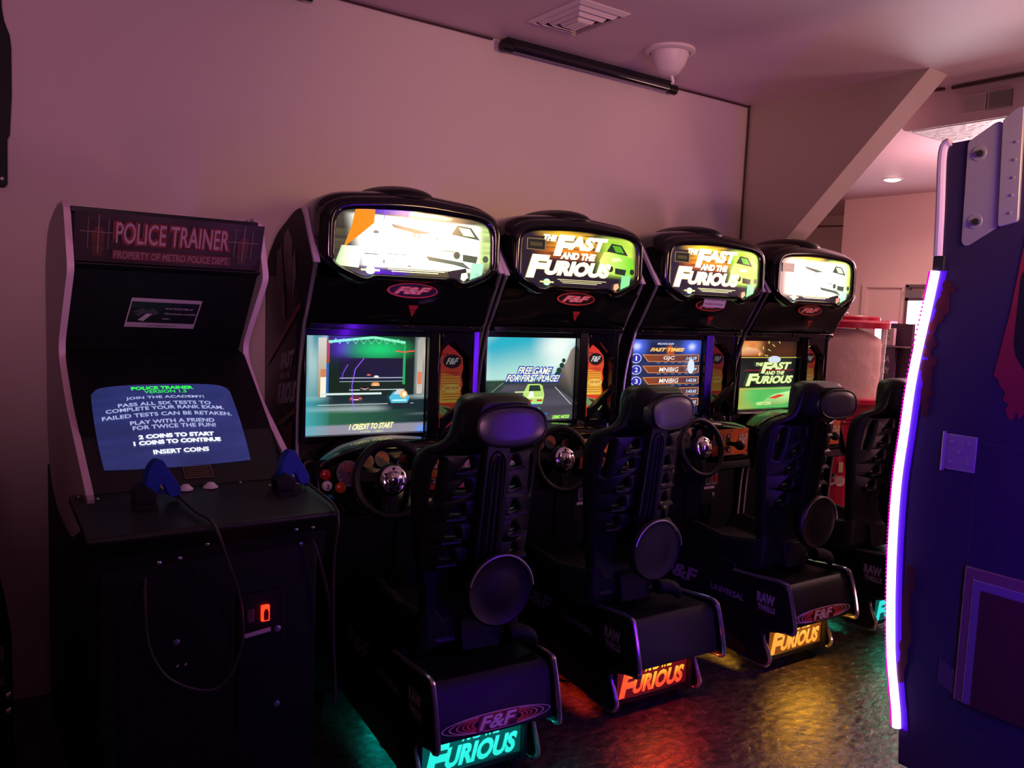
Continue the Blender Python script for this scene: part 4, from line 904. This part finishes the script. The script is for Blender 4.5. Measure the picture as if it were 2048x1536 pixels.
def gun(x, zoff, lbl, path):
    t = empty('light_gun', (x, -1.155, 1.075), 0, lbl, 'toy gun', 'blue guns of the target game'); t.rotation_euler = (0, 0, math.radians(8))
    sx = 1
    body = [(-.030, .045), (-.012, .066), (.006, .064), (.020, .040), (.038, .010), (.060, -.028), (.050, -.052), (.026, -.046), (.010, -.012), (.000, -.005), (-.006, -.022), (-.020, -.040), (-.040, -.030), (-.044, -.005)]
    MB().prism(rpoly(body, .010, 3), -.017, .017, 'y').build('body', M['gunblue'], t, .005)
    MB().prism(rpoly([(-.036, -.02), (-.012, -.03), (-.008, -.055), (-.032, -.055)], .004, 2), -.012, .012, 'y').build('barrel', M['gunblue'], t, .003)
    MB().tube(smooth_path([(.004, 0, -.006), (-.002, 0, -.026), (.008, 0, -.036), (.020, 0, -.026), (.020, 0, -.018)], 5), .0035, 8).build('trigger_guard', M['gunblue'], t)
    MB().tube([(.006, 0, -.008), (.008, 0, -.018), (.012, 0, -.024)], .003, 6).build('trigger', M['white'], t)
    MB().box((.012, -.0185, -.010), (.030, -.017, .012)).build('grip_plate', M['gunblue'], t, .002)
    inv = Matrix.Rotation(-math.radians(8), 3, 'Z')
    q = [(.052, 0, -.045)]+[tuple(inv @ Vector((p[0]-x, p[1]+1.155, p[2]-1.075))) for p in path]
    MB().tube(smooth_path(q, 8), .0045, 8).build('cable', M['cord'], t)
    MB().tube([(.045, 0, -.036), (.056, 0, -.054)], [.011, .008], 10).build('strain_relief', M['rubber'], t)
gun(.258, 0, 'blue plastic gun on the left of the control panel, in front of the text screen',
    [(.330, -1.27, 1.005), (.350, -1.345, .995), (.366, -1.378, .955), (.395, -1.37, .87), (.43, -1.34, .78), (.452, -1.31, .685), (.455, -1.295, .60), (.42, -1.295, .51), (.36, -1.295, .485), (.26, -1.295, .54), (.205, -1.295, .64), (.195, -1.285, .77), (.20, -1.262, .83)])
gun(.648, 0, 'blue plastic gun on the right end of the control panel, beside the racing machine',
    [(.712, -1.26, 1.01), (.714, -1.35, .992), (.714, -1.375, .95), (.715, -1.35, .86), (.722, -1.33, .74), (.735, -1.31, .54), (.745, -1.31, .40), (.742, -1.31, .36), (.738, -1.31, .50), (.715, -1.31, .70), (.675, -1.30, .86), (.66, -1.27, .885)])

# ------------------------------------------------------------------ the tall machine with the violet light strip at the right
def strip_machine():
    X0 = 2.55
    t = empty('arcade_cabinet', (X0, -2.5, 0), 0, 'tall dark arcade cabinet at the right edge with a glowing violet light strip', 'arcade machine')
    T = lambda v: (v[0]-X0, v[1]+2.5, v[2])
    def P(name, mb, m, parent=t, bevel=0, **k): mb.v = [T(v) for v in mb.v]; return mb.build(name, m, parent, bevel, **k)
    E_ = smooth_path([(-2.15, .03, 0), (-2.137, .192, 0), (-2.118, .30, 0), (-2.096, .43, 0), (-2.077, .65, 0), (-2.067, .86, 0), (-2.066, 1.05, 0), (-2.077, 1.23, 0), (-2.090, 1.43, 0), (-2.124, 1.68, 0), (-2.138, 1.79, 0)], 5)
    e = [(p[0], p[1]) for p in E_]
    body = P('cabinet_body', MB().prism(e+[(-2.135, 1.84), (-2.128, 2.215), (-3.0, 2.26), (-3.0, .03)], X0, 3.25, 'x'), M['cabpaint'])
    P('base', MB().box((X0+.03, -2.95, 0), (3.2, -2.2, .04)), M['matte'])
    # light strip on the front edge
    core = [(X0-.006, p[0]+.004, p[1]) for p in e[4:]]
    P('light_strip', MB().tube(core, .0155, 8), M['ledw'], body)['label'] = 'glowing white and violet light strip'
    P('strip_glow_band', MB().rings([[(X0-.003, y-.034, z), (X0-.001, y-.034, z), (X0-.001, y+.002, z), (X0-.003, y+.002, z)] for (y, z) in e[4:]]), M['ledv'], body)  # flat glowing band added as the strip's halo on the panel
    beads = MB()
    for k in range(4, len(e)-1):
        for f in (0, .33, .66):
            y = e[k][0]*(1-f)+e[k+1][0]*f; z = e[k][1]*(1-f)+e[k+1][1]*f; beads.box((X0-.009, y+.016, z-.004), (X0+.004, y+.026, z+.004))
    P('strip_beads', beads, mat('led_red_beads', (.1, .0, .05), .4, emit=(.9, .0, .55), es=1.2), body)
    P('strip_connector', MB().box((X0-.012, -2.162, 1.79), (X0+.02, -2.125, 1.84)), M['rubber'], body, .002)
    P('corner_molding', MB().tube(smooth_path([(X0-.002, -2.136, 1.84), (X0-.002, -2.130, 2.0), (X0-.002, -2.122, 2.19), (X0-.002, -2.145, 2.222)], 5), .015, 10), M['fin'], body)
    x = X0-.004
    plate = P('mounting_bracket', MB().prism(rpoly([(-2.205, 2.212), (-2.292, 2.265), (-2.310, 2.260), (-2.325, 1.930), (-2.228, 1.868), (-2.212, 1.882)], .012, 3), x-.002, X0, 'x'), M['steelgrey'], bevel=.001)
    P('bracket_flange', MB().prism(rpoly([(-2.312, 2.264), (-2.348, 2.295), (-2.372, 2.300), (-2.385, 1.942), (-2.326, 1.926)], .010, 3), x-.010, X0, 'x'), M['steelgrey'], plate, .002)
    for y, z in ((-2.244, 2.170), (-2.250, 1.950)):
        P('bracket_slot', MB().lathe([(.026, -.001), (.026, .004), (.001, .004)], (x-.006, y-.0, z), 'x', 20) if False else MB().prism([(y+.024*math.cos(a), z+.024*math.sin(a)) for a in [2*PI*k/20 for k in range(20)]], x-.004, x-.001, 'x'), M['steelgrey'], plate, .001)
        P('bracket_bolt', MB().prism([(y-.006+.011*math.cos(a), z-.002+.011*math.sin(a)) for a in [2*PI*k/12 for k in range(12)]], x-.012, x-.003, 'x'), M['rubber'], plate, .001)
    for k in range(5): z = 2.19-.055*k; P('rivet', MB().prism([(-2.362+.004*math.cos(a), z+.004*math.sin(a)) for a in [2*PI*j/8 for j in range(8)]], x-.014, x-.009, 'x'), M['steelgrey'], plate)
    h = P('hinge', MB().box((x-.003, -2.322, 1.122), (X0, -2.215, 1.242)), M['steelgrey'], bevel=.002)
    P('hinge_pin', MB().tube([(x-.002, -2.214, 1.115), (x-.002, -2.214, 1.248)], .006, 8), M['steelgrey'], h)
    for y, z in ((-2.24, 1.215), (-2.295, 1.215), (-2.265, 1.182), (-2.24, 1.148), (-2.295, 1.148)):
        P('hinge_bolt', MB().prism([(y+.0065*math.cos(a), z+.0065*math.sin(a)) for a in [2*PI*k/12 for k in range(12)]], x-.009, x-.002, 'x'), M['steelgrey'], h, .001)
    P('door_panel', MB().box((X0-.003, -2.98, .28), (X0, -2.323, 1.226)), M['cabpaint'], bevel=.001)
    fr = P('vent_frame', MB().prism([(-2.325, .35), (-2.325, .812), (-2.90, .812), (-2.90, .35)], X0-.016, X0-.003, 'x'), mat('brown_frame', (.16, .09, .09), .5), bevel=.004)
    P('inner_frame', MB().box((X0-.021, -2.88, .35), (X0-.015, -2.355, .775)), mat('grey_frame', (.16, .14, .20), .5), fr, .003)
    P('vent_opening', MB().box((X0-.024, -2.86, .35), (X0-.020, -2.385, .745)), mat('dark_red_recess', (.06, .010, .02), .5), fr)
    P('sticker', MB().prism([(-2.262, .385), (-2.345, .345), (-2.345, .43), (-2.262, .47)], X0-.005, X0-.003, 'x'), mat('grey_sticker', (.07, .06, .08), .5), body)
    # printed artwork on the side
    p = Pic(); R_ = (.24, .018, .035)
    p.poly([(2.415, 1.95), (2.44, 1.95), (2.60, 1.95), (2.60, 1.40), (2.452, 1.335), (2.440, 1.316), (2.432, 1.342), (2.422, 1.312), (2.408, 1.318), (2.398, 1.345), (2.405, 1.362), (2.388, 1.375), (2.392, 1.40), (2.374, 1.42), (2.367, 1.44), (2.352, 1.45), (2.385, 1.66)], R_)
    wp = rpoly([(2.405, 1.80), (2.60, 1.80), (2.60, 1.44), (2.455, 1.455), (2.402, 1.53)], .04, 4); p.poly(wp, (.012, .010, .016))
    wp = rpoly([(2.440, 1.74), (2.60, 1.74), (2.60, 1.48), (2.475, 1.492), (2.430, 1.56)], .03, 4); p.poly(wp, (.20, .16, .20))
    random.seed(3)
    for k in range(26):
        z = 1.30+.45*(k/26)+random.random()*.02; y = 2.122+.03*random.random()+.06*sst(1.5, 1.8, z); r = .008+.010*random.random()
        p.poly([(y+r*(1+.5*random.random())*math.cos(a), z+r*1.3*(1+.5*random.random())*math.sin(a)) for a in [2*PI*j/9 for j in range(9)]], (.05+.05*random.random(), .005, .015))
    for k in range(12):
        z = .35+.42*(k/12); y = 2.130+.015*random.random(); r = .014
        p.poly([(y+r*(1+.5*random.random())*math.cos(a), z+r*1.6*(1+.5*random.random())*math.sin(a)) for a in [2*PI*j/9 for j in range(9)]], (.06, .005, .015))
    p.build('side_art', lambda u, v, off: T((X0-.0032-off, -u, v)), art_mat('print'), body, .00005)
strip_machine()

# ------------------------------------------------------------------ ceiling fittings
def fittings():
    cx, cy = 2.225, -.525
    t = empty('air_vent', (cx, cy, 2.96), 0, 'square white ceiling air vent with stepped louvres', 'vent')
    for k, (w0, w1, z0, z1) in enumerate(((1.0, .86, -.001, -.012), (.80, .68, -.004, -.022), (.60, .48, -.006, -.030), (.40, .28, -.008, -.036))):
        a, b = .148, .198
        def sq(w, z): return [(-a*w, -b*w, z), (a*w, -b*w, z), (a*w, b*w, z), (-a*w, b*w, z)]
        rs = [sq(w0, z0), sq(w0, z0-.004), sq(w1, z1-.004), sq(w1, z1)]
        MB().rings(rs+[rs[0]], False, False).build('louvre' if k else 'frame', M['ceilwhite'], t, smooth=False)
    MB().box((-.13, -.18, -.003), (.13, .18, -.001)).build('dark_inside', M['ventdark'], t); MB().box((-.035, -.045, -.040), (.035, .045, -.034)).build('centre_plate', M['ceilwhite'], t)
    s = empty('ceiling_speaker', (2.888, -.471, 2.96), 0, 'round white cone fitting on the ceiling beside the dark tube lamp', 'ceiling fitting')
    MB().lathe([(.130, 0), (.130, -.012), (.118, -.020), (.104, -.020), (.104, -.004)], (0, 0, 0), 'z', 36).build('flange', M['ceilwhite'], s)
    MB().lathe([(.100, -.004), (.098, -.03), (.082, -.075), (.058, -.112), (.040, -.125), (.004, -.128)], (0, 0, 0), 'z', 36).build('cone', M['ceilwhite'], s, ang=60)
    MB().tube([(.02, .0, -.12), (.035, -.0, -.15), (.03, .0, -.165)], .008, 8).build('tip', M['white'], s)
    def lamp(x0, x1, lbl):
        L = x1-x0; t = empty('tube_light', ((x0+x1)/2, -.06, 2.915), 0, lbl, 'tube light', 'dark tube lamps along the top of the wall')
        MB().box((-L/2+.03, -.02, .012), (L/2-.03, .045, .044)).build('housing', M['satin'], t, .004)
        MB().tube([(-L/2+.05, -.012, -.002), (L/2-.05, -.012, -.002)], .022, 14).build('tube', M['tube'], t)
        for s_ in (-1, 1): MB().tube([(s_*(L/2-.06), -.010, -.001), (s_*(L/2), -.010, -.001)], .028, 12).build('end_cap', M['satin'], t)
    lamp(2.115, 3.351, 'long dark unlit tube lamp on the wall under the ceiling vent'); lamp(-.10, 1.118, 'dark tube lamp whose end shows at the top edge of the photo')
    c = MB().tube(smooth_path([(3.37, -.012, 2.949), (3.7, -.011, 2.951), (4.07, -.012, 2.950), (4.091, -.012, 2.935), (4.091, -.012, 2.6), (4.089, -.012, 2.2), (4.092, -.012, 1.7), (4.09, -.012, .3)], 4), .0055, 6).build('cable', mat('dark_red_cable', (.05, .012, .02), .6))
    tag(c, 'thin dark cable along the ceiling edge and down the wall corner', 'cable')
    c = MB().tube([(1.135, -.012, 2.951), (1.6, -.010, 2.950), (2.095, -.012, 2.951)], .0055, 6).build('cable', mat('dark_red_cable', (.05, .012, .02), .6)); tag(c, 'thin dark cable along the ceiling edge left of the long tube lamp', 'cable')
    c = MB().tube([(4.50, -.99, 2.950), (4.50, -1.06, 2.946)], .009, 6).tube([(4.505, -1.10, 2.945), (4.505, -2.6, 2.945)], .010, 6).build('cable', mat('dark_red_cable', (.05, .012, .02), .6)); tag(c, 'dark cable along the top of the air duct at the upper right', 'cable')
    c = MB().tube(smooth_path([(9.44, 3.3, 2.84), (9.44, 2.9, 2.825), (9.44, 2.6, 2.82), (9.44, 2.2, 2.86)], 4), .008, 6).build('cable', M['cord']); tag(c, 'thin cable sagging across the small cream wall in the far room', 'cable')
    d = empty('downlight', (7.245, .842, 2.96), 0, 'glowing recessed ceiling lamp in the far room', 'lamp')
    MB().lathe([(.095, 0), (.095, -.006), (.075, -.010), (.070, -.002)], (0, 0, 0), 'z', 28).build('trim_ring', M['white'], d)
    MB().lathe([(.070, -.003), (.066, -.014), (.04, -.022), (.001, -.024)], (0, 0, 0), 'z', 28).build('bulb_face', M['lampglow'], d)
    # paper note on the third racing machine
    t = Pic().rect(0, 0, 1, 1, (.72, .58, .60)); k = (.10, .08, .10)
    t.text('This machine does', (.07, .57, .95, .86), k); t.text('not give out tickets.', (.05, .12, .93, .42), k)
    th = -.0351; c_, s_ = math.cos(th), math.sin(th)
    def mp(u, v, off):
        x = -.050+.160*u-.016*(1-v)*1; z = 1.650+.060*v-.003*u; y = -.172-.004*v-off-.020*(1-v)*.0
        return (3.0402+c_*x-s_*y, -.5537+s_*x+c_*y, z)
    n = t.build('paper_note', mp, art_mat('print')); tag(n, 'white paper note taped under a lit marquee', 'note')
    # dark shaped sign at the upper left
    s = MB().prism([(-.03, 2.70), (-.028, 2.60), (-.022, 2.56), (-.005, 2.51), (-.001, 2.47), (-.002, 2.30), (-.010, 2.16), (-.018, 2.145), (-.020, 1.985), (-.028, 1.972), (-.5, 1.972), (-.5, 2.70)], -.05, -.004, 'y').build('wall_sign', M['matte'], None, .003)
    tag(s, 'black shaped board on the wall at the upper left edge', 'wall board')
    b = MB().lathe([(.007, -.05), (.007, -.054), (.002, -.056)], (-.036, 0, 2.0), 'y', 10).build('screw', M['brush'], s)
fittings()

def left_machine():
    t = empty('arcade_cabinet', (-.45, -.9, 0), 0, 'dark machine cut off by the left edge of the photo', 'arcade machine')
    MB().prism([(-.35, .01), (.365, .01), (.360, .60), (.345, .72), (.295, .86), (.285, 1.02), (.20, 1.15), (-.35, 1.20)], 0, .45, 'y').build('cabinet_body', M['matte'], t, .006)
    p = Pic().rect(0, 0, 1, 1, (.15, .12, .14))
    p.poly([(.0, .35), (.3, .62), (.55, .45), (.8, .80), (1, .55), (1, .2), (.6, .1), (.3, .3)], (.015, .012, .015)); p.ell(.5, .75, .16, .10, (.015, .012, .015))
    p.build('front_art', plane_map((.20, -.004, .455), (.140, 0, 0), (0, 0, .12), (0, -1, 0)), art_mat('print'), t)
    for z in (.42, .372): MB().lathe([(.010, .002), (.010, -.004), (.006, -.007), (.001, -.008)], (.352, 0, z), 'y', 12).build('bolt', M['chrome'], t)
left_machine()

# ------------------------------------------------------------------ far room
def candy():
    t = empty('candy_machine', (5.02, -.205, 0), 0, 'giant red candy dispenser with a clear tub full of pink fluff', 'candy machine')
    MB().lathe([(.16, 0), (.17, .02), (.115, .06), (.110, .70)], (0, 0, 0), 'z', 36).build('column', M['red'], t)
    MB().lathe([(.112, .70), (.118, .86), (.120, .88), (.150, .90), (.150, .915), (.185, .935), (.185, .95), (.215, .97), (.215, .985), (.245, 1.0), (.262, 1.03), (.300, 1.045), (.300, 1.075), (.290, 1.08)], (0, 0, 0), 'z', 40).build('ribbed_funnel', M['red'], t)
    MB().lathe([(.278, 1.075), (.280, 1.30), (.284, 1.565)], (0, 0, 0), 'z', 44).build('clear_tub', M['glasspane'], t)
    m = MB(); rs = []
    for j in range(15):
        z = 1.08+.45*j/14; rr = .262 if j < 12 else (.255, .20, .09)[j-12]
        rs.append([(rr*(1-.05*vno(k*.9, j*.8, 4))*math.cos(2*PI*k/40), rr*(1-.05*vno(k*.9, j*.8, 4))*math.sin(2*PI*k/40), z+.03*vno(k*.5, j, 2)*(j > 10)) for k in range(40)])
    o = m.rings(rs).build('candy_fluff', M['floss'], t, ang=80); o['kind'] = 'stuff'
    l = MB().lathe([(.300, 1.56), (.302, 1.60), (.285, 1.612), (.235, 1.615), (.235, 1.635), (.215, 1.645), (.01, 1.648)], (0, 0, 0), 'z', 44).build('lid', M['red'], t)
    MB().tube(smooth_path([(-.09, -.06, 1.645), (-.03, -.03, 1.664), (.05, .01, 1.664), (.10, .04, 1.648)], 5), .004, 6).build('lid_handle', M['chrome'], l)
    p = Pic().rect(0, 0, 1, 1, (.50, .03, .12)); cr = (.80, .62, .50)
    p.rect(.0, .96, 1, 1, (.6, .3, .32)); p.ell(.30, .33, .24, .12, cr); p.ell(.62, .30, .16, .09, cr); p.ell(.22, .42, .12, .07, cr)
    p.ell(.26, .37, .06, .035, (.02, .02, .02)); p.ell(.40, .40, .055, .03, (.02, .02, .02)); p.ell(.88, .70, .16, .14, (.75, .35, .30))
    p.text('1', (.54, .46, .66, .64), (.85, .65, .35), .06); p.text('FOR', (.52, .345, .70, .40), (.75, .45, .30)); p.text('ME', (.52, .275, .70, .33), (.75, .45, .30))
    # wraps round the side of the column facing the room
    def wrap(u, v, off):
        a = math.radians(165)+u*math.radians(120); r = .1135+off; return (r*math.cos(a), r*math.sin(a), .36+.40*v)
    q = Pic()
    q.bg((.50, .03, .12), 16, 2)
    p2 = p; p2.v = [(v[0], v[1], v[2]+1) for v in p2.v]
    p2.build('printed_panel', wrap, art_mat('print'), t, .0012)
candy()
def rack():
    t = empty('display_rack', (6.05, .02, 0), 0, 'narrow display rack with boxed goods behind the candy dispenser', 'display rack')
    MB().box((.03, -.14, 0), (.07, .12, 1.60)).box((-.05, -.14, .0), (.07, .12, .06)).build('back_board', M['rack'], t)
    for z in (.62, .96, 1.10, 1.41): MB().box((-.06, -.14, z), (.04, .12, z+.012)).build('shelf', M['metalframe'], t)
    for y0, y1, z0, z1, c, tx, tc in ((-.035, .055, 1.425, 1.56, (.55, .42, .45), ('O O O', 'K K K'), (.2, .12, .15)), (-.055, .060, 1.115, 1.405, (.08, .035, .09), ('LA', 'NY'), (.45, .38, .45)), (-.06, .09, .975, 1.09, (.16, .01, .05), (), None)):
        g = MB().box((6.0, .02+y0, z0), (6.035, .02+y1, z1)).build('boxed_goods', mat('printed_box', c, .5), None, .002)
        tag(g, {1.425: 'pale printed box on the top shelf of the rack', 1.115: 'tall dark box with team letters on the middle shelf', .975: 'dark red box on the lower shelf of the rack'}[z0], 'box', 'boxes on the display rack')
        if tx:
            p = Pic().rect(.06, .2, .94, .86, c)
            for k, s in enumerate(tx): p.text(s, (.15, .60-.32*k, .70, .78-.32*k), tc, .04)
            p.build('lettering', lambda u, v, off: (5.999-off, .02+y1-(y1-y0)*u, z0+(z1-z0)*v), art_mat('print'), g)
    for k, y in enumerate((.03, -.03)):
        b = MB().lathe([(.020, .632), (.022, .70), (.022, .80), (.010, .83), (.010, .86), (.001, .862)], (6.02, y+.04, 0), 'z', 14).build('bottle', M['chrome'], None); tag(b, ('shiny bottle on the low rack shelf, nearer the candy dispenser', 'shiny bottle on the low rack shelf, farther from the candy dispenser')[k], 'bottle', 'bottles on the rack')
rack()
def lit_case():
    t = empty('lit_display', (7.9, 1.22, 0), 0, 'brightly lit display case with a magenta frame in the far room', 'display case')
    MB().box((-.0, -.085, 0), (.16, .085, 1.62)).build('frame', M['magenta'], t, .006)
    MB().box((-.006, -.068, 1.335), (.0, .068, 1.545)).build('lit_pane', M['daylight'], t, .004); MB().box((-.006, -.068, 1.07), (.0, .060, 1.26)).build('lit_pane', M['daylight'], t, .004)
lit_case()
